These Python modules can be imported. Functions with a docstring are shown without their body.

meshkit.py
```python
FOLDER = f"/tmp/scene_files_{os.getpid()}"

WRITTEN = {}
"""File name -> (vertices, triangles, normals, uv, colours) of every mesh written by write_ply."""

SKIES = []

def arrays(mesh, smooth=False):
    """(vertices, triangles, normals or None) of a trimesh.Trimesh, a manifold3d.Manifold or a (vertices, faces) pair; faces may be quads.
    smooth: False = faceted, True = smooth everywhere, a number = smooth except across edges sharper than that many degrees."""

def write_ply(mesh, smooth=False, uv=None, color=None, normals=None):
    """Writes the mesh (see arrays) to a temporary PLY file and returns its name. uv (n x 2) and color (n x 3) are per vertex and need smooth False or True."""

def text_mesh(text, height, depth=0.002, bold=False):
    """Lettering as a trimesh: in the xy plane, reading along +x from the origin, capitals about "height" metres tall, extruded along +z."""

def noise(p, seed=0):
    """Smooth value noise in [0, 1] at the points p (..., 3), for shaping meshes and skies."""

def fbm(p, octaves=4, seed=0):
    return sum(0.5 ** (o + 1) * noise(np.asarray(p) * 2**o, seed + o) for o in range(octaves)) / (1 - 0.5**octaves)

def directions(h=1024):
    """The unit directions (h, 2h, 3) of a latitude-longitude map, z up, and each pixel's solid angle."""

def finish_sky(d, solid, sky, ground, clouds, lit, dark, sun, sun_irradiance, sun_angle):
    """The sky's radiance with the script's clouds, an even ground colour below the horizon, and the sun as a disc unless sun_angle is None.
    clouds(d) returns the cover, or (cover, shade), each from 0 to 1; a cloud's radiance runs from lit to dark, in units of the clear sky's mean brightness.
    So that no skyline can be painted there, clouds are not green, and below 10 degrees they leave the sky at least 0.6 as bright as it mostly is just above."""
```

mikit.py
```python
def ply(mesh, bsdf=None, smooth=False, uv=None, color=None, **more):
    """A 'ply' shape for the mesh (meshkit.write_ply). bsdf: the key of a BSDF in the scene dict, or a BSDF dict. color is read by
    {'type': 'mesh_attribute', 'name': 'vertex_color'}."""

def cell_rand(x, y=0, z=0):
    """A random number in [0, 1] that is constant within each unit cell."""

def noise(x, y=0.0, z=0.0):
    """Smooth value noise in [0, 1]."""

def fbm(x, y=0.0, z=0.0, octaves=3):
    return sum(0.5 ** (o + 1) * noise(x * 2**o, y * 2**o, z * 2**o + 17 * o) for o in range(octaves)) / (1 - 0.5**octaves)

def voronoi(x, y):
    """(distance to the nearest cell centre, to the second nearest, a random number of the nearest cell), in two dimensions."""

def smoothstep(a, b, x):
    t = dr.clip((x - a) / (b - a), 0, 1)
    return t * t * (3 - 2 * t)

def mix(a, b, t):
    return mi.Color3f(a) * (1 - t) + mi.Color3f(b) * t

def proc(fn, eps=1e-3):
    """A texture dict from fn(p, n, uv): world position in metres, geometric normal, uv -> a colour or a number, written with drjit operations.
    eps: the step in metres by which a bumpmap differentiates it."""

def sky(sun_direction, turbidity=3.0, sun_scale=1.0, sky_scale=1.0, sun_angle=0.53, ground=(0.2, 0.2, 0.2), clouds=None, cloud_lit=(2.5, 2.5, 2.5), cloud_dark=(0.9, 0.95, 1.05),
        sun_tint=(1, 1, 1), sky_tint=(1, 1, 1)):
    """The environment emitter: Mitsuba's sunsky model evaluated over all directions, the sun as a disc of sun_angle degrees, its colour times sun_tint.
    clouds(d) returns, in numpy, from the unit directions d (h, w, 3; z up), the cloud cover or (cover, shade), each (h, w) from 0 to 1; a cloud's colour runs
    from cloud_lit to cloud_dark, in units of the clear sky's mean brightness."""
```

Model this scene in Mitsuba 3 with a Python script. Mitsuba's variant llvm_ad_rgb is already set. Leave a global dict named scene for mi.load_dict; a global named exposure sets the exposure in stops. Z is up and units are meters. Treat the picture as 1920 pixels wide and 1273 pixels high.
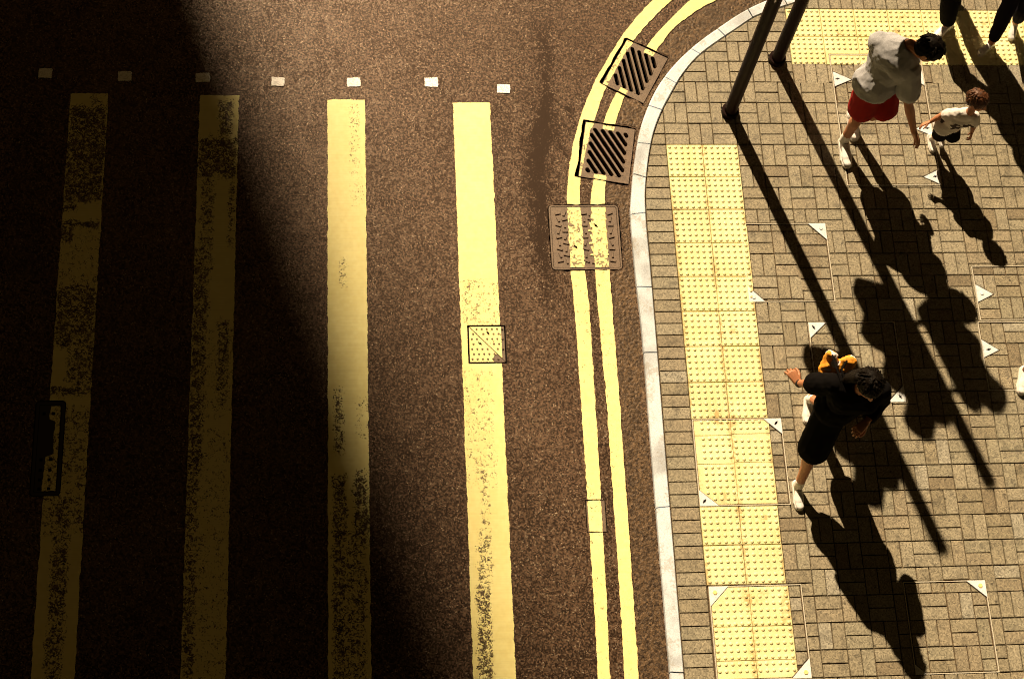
import math, random
import numpy as np
import trimesh
import manifold3d
from manifold3d import Manifold
import shapely
from shapely import affinity
from shapely.geometry import Polygon, box as sbox, LineString, Point
from shapely.ops import unary_union
import drjit as dr
import mitsuba as mi
import mikit, meshkit
from mikit import noise, fbm, voronoi, cell_rand, smoothstep, mix

T = mi.ScalarTransform4f
rng = random.Random(7)
nrg = np.random.default_rng(7)
scene, labels = {}, {}

# ------------------------------------------------------------------ camera, sky, exposure
CAM = np.array([-2.5044, -6.4629, 11.5033])
RIGHT, DOWN, FWD = np.array([0.9957, -0.0445, 0.0812]), np.array([-0.0102, -0.9242, -0.3817]), np.array([0.0920, 0.3793, -0.9207])
_m = np.eye(4)
_m[:3, 0], _m[:3, 1], _m[:3, 2], _m[:3, 3] = -RIGHT, -DOWN, FWD, CAM
scene['camera'] = {'type': 'perspective', 'fov': 35.307, 'fov_axis': 'x', 'near_clip': 0.1, 'far_clip': 2000.0, 'to_world': T(_m.tolist())}
SUN_AZ, SUN_EL = math.radians(108.4), math.radians(41.5)
SUN = [math.cos(SUN_AZ) * math.cos(SUN_EL), math.sin(SUN_AZ) * math.cos(SUN_EL), math.sin(SUN_EL)]
scene['sky_light'] = mikit.sky(SUN, turbidity=3, sun_scale=1.0, sky_scale=0.11, sun_tint=(1.0, 0.92, 0.77), sky_tint=(1.0, 0.38, 0.07), ground=(0.12, 0.1, 0.08))
exposure = 2.75

# ------------------------------------------------------------------ helpers
ZR = -0.06            # road surface (the kerb is dropped at the crossing)


def numbered(name):
    if name not in scene and name not in labels and not any(k.startswith(name + '__') for k in scene):
        return name
    i = 1
    while True:
        k = f'{name}_{i:03d}'
        if k not in scene and k not in labels:
            return k
        i += 1


_count = {}


def child(parent, name):
    base = f'{parent}__{name}'
    n = _count.get(base, 0)
    _count[base] = n + 1
    return base if n == 0 else f'{base}_{n:03d}'


def tag(key, label, cat=None, group=None, kind=None):
    d = {'label': label}
    if cat: d['category'] = cat
    if group: d['group'] = group
    if kind: d['kind'] = kind
    labels[key] = d
    return key


def thing(name, label, cat, group=None, kind=None):
    return tag(numbered(name), label, cat, group, kind)


def put(key, mesh, bsdf, smooth=False, **kw):
    scene[key] = mikit.ply(mesh, bsdf, smooth=smooth, **kw)
    return key


def place(key, shape, tw):
    scene[key] = {**shape, 'to_world': tw}
    return key


def polys(g):
    if g.is_empty:
        return []
    if g.geom_type == 'Polygon':
        return [g]
    return [p for p in getattr(g, 'geoms', []) if p.geom_type == 'Polygon' and p.area > 1e-7]


def extrude(g, z0, z1):
    ms = []
    for p in polys(g):
        m = trimesh.creation.extrude_polygon(p, z1 - z0, engine='earcut')
        m.apply_translation([0, 0, z0])
        ms.append(m)
    return trimesh.util.concatenate(ms)


def sheet(g, z):
    vs, fs, n = [], [], 0
    for p in polys(g):
        v, f = trimesh.creation.triangulate_polygon(p, engine='earcut')
        f = np.asarray(f)
        a, b, c = v[f[:, 0]], v[f[:, 1]], v[f[:, 2]]
        area = (b[:, 0] - a[:, 0]) * (c[:, 1] - a[:, 1]) - (b[:, 1] - a[:, 1]) * (c[:, 0] - a[:, 0])
        f = np.where(area[:, None] < 0, f[:, ::-1], f)
        vs.append(np.column_stack([v, np.full(len(v), z)])); fs.append(f + n); n += len(v)
    return trimesh.Trimesh(np.vstack(vs), np.vstack(fs), process=False)


def block(p, z0, z1, c=0.004):
    """A convex polygon (ccw list of points) as a block with a chamfered top."""
    p = np.asarray(p, float)
    ctr = p.mean(0)
    n = len(p)
    d = p - ctr
    q = ctr + d * np.maximum(0.3, 1 - c * 1.3 / np.linalg.norm(d, axis=1))[:, None]
    v = np.vstack([np.column_stack([p, np.full(n, z0)]), np.column_stack([p, np.full(n, z1 - c)]), np.column_stack([q, np.full(n, z1)])])
    f = []
    for i in range(n):
        j = (i + 1) % n
        for a in (0, n):
            f += [[a + i, a + j, a + n + j], [a + i, a + n + j, a + n + i]]
    for i in range(1, n - 1):
        f.append([2 * n, 2 * n + i, 2 * n + i + 1])
    return trimesh.Trimesh(v, f, process=False)


def rect(x0, x1, y0, y1):
    return [(x0, y0), (x1, y0), (x1, y1), (x0, y1)]


def tube(pts, r, sides=10, cap=True):
    pts = [np.asarray(p, float) for p in pts]
    ms = []
    for a, b in zip(pts[:-1], pts[1:]):
        ms.append(trimesh.creation.cylinder(r, segment=[a, b], sections=sides))
    return trimesh.util.concatenate(ms)


def dense(line, step):
    ls = LineString(line)
    n = max(2, int(ls.length / step))
    return np.array([ls.interpolate(i / n, normalized=True).coords[0] for i in range(n + 1)])


def smooth_line(pts, n=220):
    from scipy.interpolate import PchipInterpolator
    pts = np.asarray(pts, float)
    t = np.concatenate([[0], np.cumsum(np.linalg.norm(np.diff(pts, axis=0), axis=1))])
    u = np.linspace(0, t[-1], n)
    return np.column_stack([PchipInterpolator(t, pts[:, k])(u) for k in (0, 1)])


def ragged(poly_pts, step=0.014, amp=0.004, seed=0):
    """The outline re-sampled finely with uneven painted edges."""
    r = np.random.default_rng(seed)
    d = dense(list(poly_pts) + [poly_pts[0]], step)[:-1]
    off = r.normal(0, amp, d.shape)
    off = 0.6 * off + 0.4 * (np.roll(off, 1, 0) + np.roll(off, -1, 0)) / 1.4
    big = meshkit.fbm(np.column_stack([d * 9.0, np.full(len(d), seed * 3.1)]), 2)[:, None] - 0.5
    g = Polygon(d + off + big * amp * 2.0)
    return g if g.is_valid else g.buffer(0)


# ------------------------------------------------------------------ materials
def principled(color, rough=0.6, spec=0.5, two=True, bump=None, bump_scale=1.0, **kw):
    b = {'type': 'principled', 'base_color': color if isinstance(color, dict) else {'type': 'rgb', 'value': list(color)},
         'roughness': rough if isinstance(rough, dict) else float(rough), 'specular': float(spec), **kw}
    if bump is not None:
        b = {'type': 'bumpmap', 'arbitrary': bump, 'scale': float(bump_scale), 'bsdf': b}
    return {'type': 'twosided', 'bsdf': b} if two else b


def asphalt_stain(p, jag):
    """Oil drip track beside the yellow lines, with the spots and limbs running off it."""
    cx = -0.955 - 0.115 * smoothstep(0.45, -0.15, p.y) + 0.05 * (fbm(p.y * 2.3, 3.0, 0, 2) - 0.5)
    hw = 0.050 + 0.065 * smoothstep(0.6, 0.1, p.y) * smoothstep(-1.3, -0.2, p.y)
    track = smoothstep(hw + 0.05, hw - 0.06, dr.abs(p.x - cx) + jag) * smoothstep(1.36, 1.0, p.y + jag * 2) * smoothstep(-1.7, -0.9, p.y + jag * 3)
    spot = smoothstep(0.040, 0.020, dr.sqrt(dr.square(p.x + 0.785) + dr.square(p.y - 0.375)) + jag * 0.2)
    limb = smoothstep(0.018, 0.006, dr.abs((p.x + 0.86) * 0.83 + (p.y - 0.00) * 0.42) + jag * 0.12) * smoothstep(0.12, 0.06, dr.abs(p.y + 0.01))
    return dr.maximum(track * 0.85, dr.maximum(spot * 0.9, limb * 0.7))


def stone_share(p, n, uv):
    """How much of the point is bare pale aggregate (1) rather than black binder (0)."""
    d1, d2, r = voronoi(p.x / 0.0120, p.y / 0.0120)
    r2 = cell_rand(p.x / 0.0080, p.y / 0.0080, 5)
    patch = fbm(p.x * 0.9, p.y * 0.9, 0, 4) - 0.5
    mid = fbm(p.x * 6, p.y * 6, 3, 3) - 0.5
    jag = (fbm(p.x * 26, p.y * 26, 2, 3) - 0.5) * 0.16 + (r2 - 0.5) * 0.10
    g = 0.5 * r + 0.5 * r2 + 0.22 * patch + 0.14 * mid
    return smoothstep(0.20, 0.88, g - 0.62 * asphalt_stain(p, jag)) * 0.96


def stone_color(p, n, uv):
    r2 = cell_rand(p.x / 0.0080, p.y / 0.0080, 15)
    tone = mix((0.070, 0.037, 0.019), (0.165, 0.110, 0.074), r2)
    fleck = smoothstep(0.955, 0.97, r2)
    return tone * (1 - fleck) + mi.Color3f(0.34, 0.28, 0.21) * fleck


def asphalt_bump(p, n, uv):
    return noise(p.x / 0.012, p.y / 0.012, 0)


def gutter_color(p, n, uv):
    d1, d2, r = voronoi(p.x / 0.017, p.y / 0.017)
    r2 = cell_rand(p.x / 0.006, p.y / 0.006, 9)
    base = mix((0.004, 0.002, 0.001), (0.190, 0.118, 0.062), (0.5 * r + 0.5 * r2) ** 2)
    return base * (0.6 + 0.5 * fbm(p.x * 5, p.y * 5, 0, 3))


scene['asphalt_stone'] = principled(mikit.proc(stone_color), 0.31, 1.0, bump=mikit.proc(asphalt_bump, eps=2e-3), bump_scale=0.0007, spec_tint=0.3)
scene['asphalt_binder'] = principled((0.005, 0.0025, 0.0012), 0.5, 0.22, spec_tint=0.5)
scene['asphalt'] = {'type': 'blendbsdf', 'weight': mikit.proc(stone_share), 'a': {'type': 'ref', 'id': 'asphalt_binder'}, 'b': {'type': 'ref', 'id': 'asphalt_stone'}}
scene['gutter_asphalt'] = principled(mikit.proc(gutter_color), 0.5, 0.45, spec_tint=0.4, bump=mikit.proc(lambda p, n, uv: noise(p.x / 0.018, p.y / 0.018, 0) + 0.5 * noise(p.x / 0.009, p.y / 0.009, 3), eps=2e-3), bump_scale=0.0022)

SX = [(-4.85, -4.55), (-3.815, -3.50), (-2.778, -2.472), (-1.745, -1.438)]
# worn patches of the four stripes: (stripe, left, right as shares of its width, top y, bottom y, share worn off)
WEAR = [
    (0, 0.0, 1.0, 0.38, -0.50, 0.62), (0, 0.55, 1.0, 0.50, -0.50, 0.30), (0, -.1, 0.35, -0.50, -0.58, 0.55), (0, 0.0, 1.0, -0.66, -0.72, 0.75), (0, -.1, 0.3, -0.66, -0.85, 0.6),
    (0, 0.0, 1.0, -0.72, -1.20, 0.16), (0, 0.0, 1.0, -1.20, -1.72, 0.56), (0, 0.35, 1.1, -1.30, -2.05, 0.45), (0, 0.0, 1.0, -2.05, -2.12, 0.65), (0, 0.0, 1.0, -2.20, -3.2, 0.30), (0, 0.3, 0.7, -2.9, -6.0, 0.5),
    (1, 0.50, 0.85, 0.42, 0.10, 0.55), (1, 0.0, 1.0, 0.10, -0.28, 0.60), (1, 0.1, 0.45, -0.28, -1.15, 0.40), (1, 0.8, 0.95, -0.28, -0.9, 0.4), (1, 0.0, 0.36, -0.90, -2.75, 0.50), (1, 0.62, 0.9, -1.5, -2.2, 0.48), (1, 0.0, 1.0, -1.6, -2.3, 0.14), (1, 0.0, 0.3, -2.7, -6.0, 0.45), (1, 0.3, 1.0, -2.4, -6.0, 0.16),
    (2, 0.58, 0.82, 0.42, -0.20, 0.17), (2, 0.60, 0.95, -0.20, -0.52, 0.10), (2, 0.32, 0.50, -0.98, -1.24, 0.24), (2, 0.15, 0.38, -2.10, -2.62, 0.42), (2, 0.7, 1.0, -2.16, -2.5, 0.12), (2, 0.10, 0.45, -2.78, -6.0, 0.50), (2, 0.62, 0.98, -2.76, -3.3, 0.55), (2, 0.3, 0.9, -3.2, -6.0, 0.40),
    (3, 0.05, 0.95, -1.20, -1.58, 0.17), (3, 0.05, 0.75, -1.95, -2.9, 0.13), (3, 0.36, 0.54, -2.70, -3.2, 0.30), (3, 0.22, 0.55, -3.2, -3.62, 0.34), (3, 0.14, 0.46, -3.62, -6.0, 0.55),
]


def wear_mask(p, n, uv):
    wob = (fbm(p.x * 14, p.y * 14, 1, 2) - 0.5)
    x, y = p.x + wob * 0.03, p.y + wob * 0.05
    dens = mi.Float(0.015)
    for s, a, b, y1, y0, d in WEAR:
        x0 = SX[s][0] + a * (SX[s][1] - SX[s][0]); x1 = SX[s][0] + b * (SX[s][1] - SX[s][0])
        e = 0.022
        m = smoothstep(x0 - e, x0 + e, x) * smoothstep(x1 + e, x1 - e, x) * smoothstep(y0 - 0.04, y0 + 0.04, y) * smoothstep(y1 + 0.04, y1 - 0.04, y)
        dens = dr.maximum(dens, m * d)
    streak = noise(p.x / 0.05, p.y / 0.012, 4)
    g = 0.42 * noise(p.x / 0.0085, p.y / 0.0085, 2) + 0.22 * cell_rand(p.x / 0.0065, p.y / 0.0065, 3) + 0.24 * noise(p.x / 0.025, p.y / 0.025, 8) + 0.12 * streak
    lo = 0.74 - 0.55 * dens
    return smoothstep(lo - 0.11, lo + 0.13, g) * smoothstep(0.01, 0.06, dens) * 0.96


def yellow_color(p, n, uv):
    g = fbm(p.x * 30, p.y * 30, 0, 3)
    l = fbm(p.x * 2.5, p.y * 2.5, 5, 3)
    lines = noise(p.x / 0.2, p.y / 0.006, 1)
    base = mix((0.74, 0.65, 0.24), (0.88, 0.83, 0.40), 0.5 * g + 0.5 * l)
    return base * (0.94 + 0.06 * lines)


scene['yellow_paint'] = principled(mikit.proc(yellow_color), 0.5, 0.5)
scene['stripe_paint'] = {'type': 'blendbsdf', 'weight': mikit.proc(wear_mask), 'a': {'type': 'ref', 'id': 'yellow_paint'}, 'b': {'type': 'ref', 'id': 'asphalt'}}


def line_mask(p, n, uv):
    g = 0.5 * noise(p.x / 0.009, p.y / 0.009, 2) + 0.2 * noise(p.x / 0.03, p.y / 0.03, 8) + 0.3 * fbm(p.x * 3, p.y * 1.3, 4, 3)
    return smoothstep(0.70, 0.86, g) * 0.9


scene['line_paint'] = {'type': 'blendbsdf', 'weight': mikit.proc(line_mask), 'a': {'type': 'ref', 'id': 'yellow_paint'}, 'b': {'type': 'ref', 'id': 'asphalt'}}


scene['cast_iron'] = principled(mikit.proc(lambda p, n, uv: mix((0.045, 0.027, 0.016), (0.185, 0.125, 0.082), 0.5 * fbm(p.x * 22, p.y * 22, 0, 3) + 0.5 * cell_rand(p.x / 0.005, p.y / 0.005, 2))), 0.5, 0.6)


def cover_paint_mask(p, n, uv):
    g = 0.45 * noise(p.x / 0.011, p.y / 0.011, 5) + 0.30 * noise(p.x / 0.035, p.y / 0.035, 2) + 0.25 * fbm(p.x * 6, p.y * 6, 1, 3)
    return smoothstep(0.54, 0.72, g) * 0.9


scene['cover_paint'] = {'type': 'blendbsdf', 'weight': mikit.proc(cover_paint_mask), 'a': {'type': 'ref', 'id': 'yellow_paint'}, 'b': {'type': 'ref', 'id': 'cast_iron'}}


def white_color(p, n, uv):
    g = noise(p.x / 0.008, p.y / 0.008, 3)
    return mix((0.60, 0.58, 0.58), (0.90, 0.90, 0.90), smoothstep(0.15, 0.5, g))


scene['white_paint'] = principled(mikit.proc(white_color), 0.5, 0.5)


def paver_bsdf(color, seed):
    def fn(p, n, uv):
        r = cell_rand(p.x / 0.0085, p.y / 0.0085, seed)
        r2 = noise(p.x / 0.011, p.y / 0.011, seed)
        s = fbm(p.x * 7, p.y * 7, seed, 3)
        dirt = smoothstep(0.64, 0.80, fbm(p.x * 16, p.y * 16, seed + 4, 3))
        c = mi.Color3f(*color) * (0.45 + 0.75 * r + 0.25 * r2) * (0.84 + 0.32 * s)
        d1, d2, rr = voronoi(p.x / 0.13 + seed, p.y / 0.13)
        gum = smoothstep(0.075, 0.055, d1 + (r2 - 0.5) * 0.05) * smoothstep(0.72, 0.74, rr)
        return c * (1 - 0.30 * dirt) * (1 - 0.55 * gum)
    return principled(mikit.proc(fn), 0.45, 0.7)


PAVER_TONES = [(0.224, 0.198, 0.141), (0.243, 0.218, 0.160), (0.207, 0.180, 0.124), (0.230, 0.198, 0.140), (0.226, 0.206, 0.150), (0.272, 0.255, 0.205), (0.176, 0.146, 0.098)]
for i, c in enumerate(PAVER_TONES):
    scene[f'paver_{i}'] = paver_bsdf(c, i)


def tile_color(p, n, uv):
    s = fbm(p.x * 6, p.y * 6, 2, 4)
    g = noise(p.x / 0.007, p.y / 0.007, 1)
    c = mix((0.64, 0.57, 0.26), (0.84, 0.82, 0.52), 0.65 * s + 0.35 * g)
    rust = smoothstep(0.64, 0.80, fbm(p.x * 5 + 3, p.y * 5, 7, 4)) * smoothstep(0.3, 0.7, noise(p.x / 0.02, p.y / 0.02, 5))
    # brown grime packed along the joints of the two columns by the kerb
    jx = p.x - 0.3 * dr.round(p.x / 0.3)
    jn = noise(p.x / 0.014, p.y / 0.014, 9) * 0.5 + fbm(p.x * 8, p.y * 3.5, 12, 3) * 0.8
    grime = smoothstep(0.050, 0.004, dr.abs(jx)) * smoothstep(0.52, 0.86, jn)
    grime = dr.select((p.x > -0.02) & (p.x < 0.62) & (p.y < 0.05), grime, 0.0)
    tone = 0.86 + 0.14 * cell_rand(p.x / 0.3, p.y / 0.3, 21)
    return mix(c * tone, (0.38, 0.25, 0.08), dr.maximum(rust * 0.7, grime * 0.65))


scene['tactile_yellow'] = principled(mikit.proc(tile_color), 0.45, 0.5)


def kerb_color(p, n, uv):
    s = fbm(p.x * 4, p.y * 4, 2, 4)
    g = cell_rand(p.x / 0.006, p.y / 0.006, 2)
    c = mix((0.38, 0.42, 0.48), (0.60, 0.68, 0.79), smoothstep(0.25, 0.6, s)) * (0.82 + 0.22 * g)
    st = smoothstep(0.56, 0.72, 0.75 * fbm(p.x * 13, p.y * 9, 6, 3) + 0.25 * noise(p.x / 0.01, p.y / 0.01, 3))
    return mix(c, (0.27, 0.23, 0.17), st * 0.42)


scene['kerb_concrete'] = principled(mikit.proc(kerb_color), 0.55, 0.5)
scene['mortar'] = principled(mikit.proc(lambda p, n, uv: mix((0.035, 0.024, 0.014), (0.10, 0.07, 0.04), noise(p.x / 0.012, p.y / 0.012, 1))), 0.9, 0.2)
scene['pit_black'] = principled((0.006, 0.005, 0.004), 0.9, 0.1)
scene['steel'] = principled(mikit.proc(lambda p, n, uv: mix((0.50, 0.53, 0.58), (0.74, 0.79, 0.86), 0.6 * fbm(p.x * 30, p.y * 30, 1, 3) + 0.4 * noise(p.x / 0.006, p.y / 0.006, 1))), 0.38, 0.6)
scene['steel_edge'] = principled((0.58, 0.55, 0.47), 0.4, 0.6)
scene['brass'] = principled((0.72, 0.62, 0.25), 0.4, 0.6)
scene['post_paint'] = principled(mikit.proc(lambda p, n, uv: mix((0.006, 0.0012, 0.001), (0.012, 0.0025, 0.002), fbm(p.x * 30, p.y * 30, p.z * 6, 3))), 0.5, 0.08)
scene['black_metal'] = principled((0.015, 0.014, 0.013), 0.45, 0.5)
scene['lens_red'] = principled((0.25, 0.01, 0.01), 0.2, 0.5)
scene['lens_amber'] = principled((0.3, 0.12, 0.01), 0.2, 0.5)
scene['lens_green'] = principled((0.01, 0.16, 0.09), 0.2, 0.5)
scene['tower_wall'] = principled((0.22, 0.21, 0.20), 0.7, 0.4)
scene['tower_glass'] = principled((0.05, 0.06, 0.07), 0.15, 0.6)


def cloth(color, seed, rough=0.8, spec=0.1):
    c = np.array(color)
    def fn(p, n, uv):
        g = noise(p.x / 0.006, p.y / 0.006, p.z / 0.006 + seed)
        s = fbm(p.x * 9, p.y * 9, p.z * 9 + seed, 2)
        return mi.Color3f(*[float(v) for v in c]) * (0.78 + 0.22 * g + 0.22 * s)
    return principled(mikit.proc(fn), rough, spec)


scene['skin'] = principled(mikit.proc(lambda p, n, uv: mix((0.32, 0.135, 0.065), (0.42, 0.185, 0.095), fbm(p.x * 14, p.y * 14, p.z * 14, 2))), 0.5, 0.45)
scene['hair_black'] = principled(mikit.proc(lambda p, n, uv: mix((0.002, 0.0015, 0.001), (0.007, 0.0045, 0.003), noise(p.x / 0.006, p.y / 0.02, p.z / 0.02))), 0.6, 0.06)
scene['hair_brown'] = principled(mikit.proc(lambda p, n, uv: mix((0.020, 0.007, 0.003), (0.11, 0.040, 0.014), noise(p.x / 0.007, p.y / 0.02, p.z / 0.02))), 0.5, 0.25)
scene['grey_shirt'] = cloth((0.32, 0.33, 0.365), 1)
scene['red_shorts'] = cloth((0.22, 0.010, 0.008), 2)
scene['white_shirt'] = cloth((0.74, 0.72, 0.70), 3)
scene['dark_cloth'] = cloth((0.010, 0.008, 0.008), 4, 0.9, 0.03)
scene['black_cloth'] = cloth((0.004, 0.0035, 0.0035), 5, 0.9, 0.03)
scene['navy_cloth'] = cloth((0.008, 0.007, 0.014), 6, 0.9, 0.03)
scene['white_leather'] = principled(mikit.proc(lambda p, n, uv: mix((0.66, 0.66, 0.68), (0.84, 0.84, 0.86), noise(p.x / 0.02, p.y / 0.02, p.z / 0.02))), 0.45, 0.5)
scene['white_rubber'] = principled((0.62, 0.60, 0.57), 0.6, 0.4)
scene['shoe_grey'] = principled((0.16, 0.15, 0.14), 0.6, 0.4)
scene['shoe_black'] = principled((0.02, 0.018, 0.016), 0.6, 0.4)


def print_orange(p, n, uv):
    m = smoothstep(0.56, 0.60, fbm(p.x * 16, p.y * 16, p.z * 16, 2))
    return mix((0.72, 0.30, 0.03), (0.70, 0.66, 0.66), m)


scene['orange_print'] = principled(mikit.proc(print_orange), 0.7, 0.3)
def child_print(p, n, uv):
    m = smoothstep(0.57, 0.60, fbm(p.x * 19 + 2, p.y * 19, p.z * 19, 2)) * smoothstep(0.47, 0.50, p.z) * smoothstep(0.62, 0.60, p.z)
    return mix((0.62, 0.60, 0.59), (0.05, 0.035, 0.03), m)


scene['child_print'] = principled(mikit.proc(child_print), 0.8, 0.3)
scene['eye_dark'] = principled((0.02, 0.012, 0.01), 0.2, 0.5)

# ------------------------------------------------------------------ kerb line
KERB_ROAD = smooth_line([(-0.325, -9.0), (-0.325, -4.38), (-0.327, -3.5), (-0.328, -2.67), (-0.325, -2.02), (-0.326, -1.66), (-0.337, -1.29), (-0.344, -0.92), (-0.342, -0.63), (-0.325, -0.487), (-0.298, -0.292), (-0.261, -0.094),
                         (-0.209, 0.131), (-0.135, 0.334), (-0.033, 0.540), (0.095, 0.723), (0.312, 0.950), (0.561, 1.149), (0.811, 1.324), (1.02, 1.43), (1.5, 1.60), (2.1, 1.72), (3.0, 1.78), (7.0, 1.80), (14.0, 1.80)], 900)
KERB_BACK = smooth_line([(-0.222, -9.0), (-0.222, -4.38), (-0.220, -3.5), (-0.219, -2.67), (-0.216, -2.02), (-0.214, -1.57), (-0.213, -1.11), (-0.216, -0.73), (-0.208, -0.488), (-0.183, -0.292), (-0.146, -0.094),
                         (-0.094, 0.106), (-0.006, 0.319), (0.079, 0.474), (0.180, 0.645), (0.339, 0.845), (0.548, 1.016), (0.722, 1.140), (0.873, 1.249), (1.096, 1.340), (1.55, 1.49), (2.13, 1.60), (3.0, 1.66), (7.0, 1.68), (14.0, 1.68)], 900)


def nearest(line, x, y):
    return int(np.argmin((line[:, 0] - x) ** 2 + (line[:, 1] - y) ** 2))


PAVED = Polygon(list(KERB_BACK) + [(14.0, -9.0)])
KERBED = Polygon(list(KERB_ROAD) + [(14.0, -9.0)])

# ------------------------------------------------------------------ road with the holes of its ironwork


def turned(cx, cy, w, h, deg):
    return affinity.rotate(sbox(cx - w / 2, cy - h / 2, cx + w / 2, cy + h / 2), deg, origin=(cx, cy))


GRATES = [(-0.194, 0.743, 0.385, 0.500, 61 - 90), (-0.488, -0.040, 0.415, 0.520, 80 - 90)]
MANHOLE = sbox(-1.000, -1.103, -0.435, -0.530).buffer(-0.03).buffer(0.03)
BOX_COVER = sbox(-1.690, -1.893, -1.402, -1.583)
VALVE = sbox(-0.853, -3.262, -0.705, -3.012)
SIDE_COVER = sbox(-4.945, -2.895, -4.735, -2.165).buffer(-0.025).buffer(0.025)
def frayed_hole(cx, cy, w, h, a, seed):
    o = turned(cx - 0.010, cy - 0.003, w + 0.032, h + 0.028, a)
    return ragged(ccw(list(o.exterior.coords)[:-1]), 0.03, 0.005, seed).union(turned(cx, cy, w + 0.012, h + 0.012, a))


def ccw(p):
    return list(shapely.geometry.polygon.orient(Polygon(p), 1).exterior.coords)[:-1]


GRATE_HOLES = [frayed_hole(*g, 40 + i) for i, g in enumerate(GRATES)]
MANHOLE_HOLE = ragged(ccw(list(MANHOLE.buffer(0.009).simplify(0.002).exterior.coords)[:-1]), 0.02, 0.0035, 61).union(MANHOLE.buffer(0.003))
road_hole = unary_union(GRATE_HOLES + [MANHOLE_HOLE, BOX_COVER.buffer(0.007), VALVE.buffer(0.004), SIDE_COVER.buffer(0.008)])
road_near = Polygon([(-9, -9), (14, -9), (14, 6), (-9, 6)]).difference(KERBED.buffer(-0.05)).difference(road_hole)
tag('road', 'dark brown worn asphalt road with coarse grain', kind='structure')
put('road', sheet(road_near, ZR), 'asphalt')
far = Polygon([(-700, -700), (700, -700), (700, 700), (-700, 700)]).difference(sbox(-9, -9, 14, 6))
tag('ground', 'asphalt ground running on beyond the crossing', kind='structure')
put('ground', sheet(far, ZR - 0.004), 'asphalt')

tag('subgrade', 'dark earth under the road and the pavement', kind='structure')
put('subgrade', sheet(sbox(-9.5, -9.5, 14.5, 6.5), -0.55), 'mortar')

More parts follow.
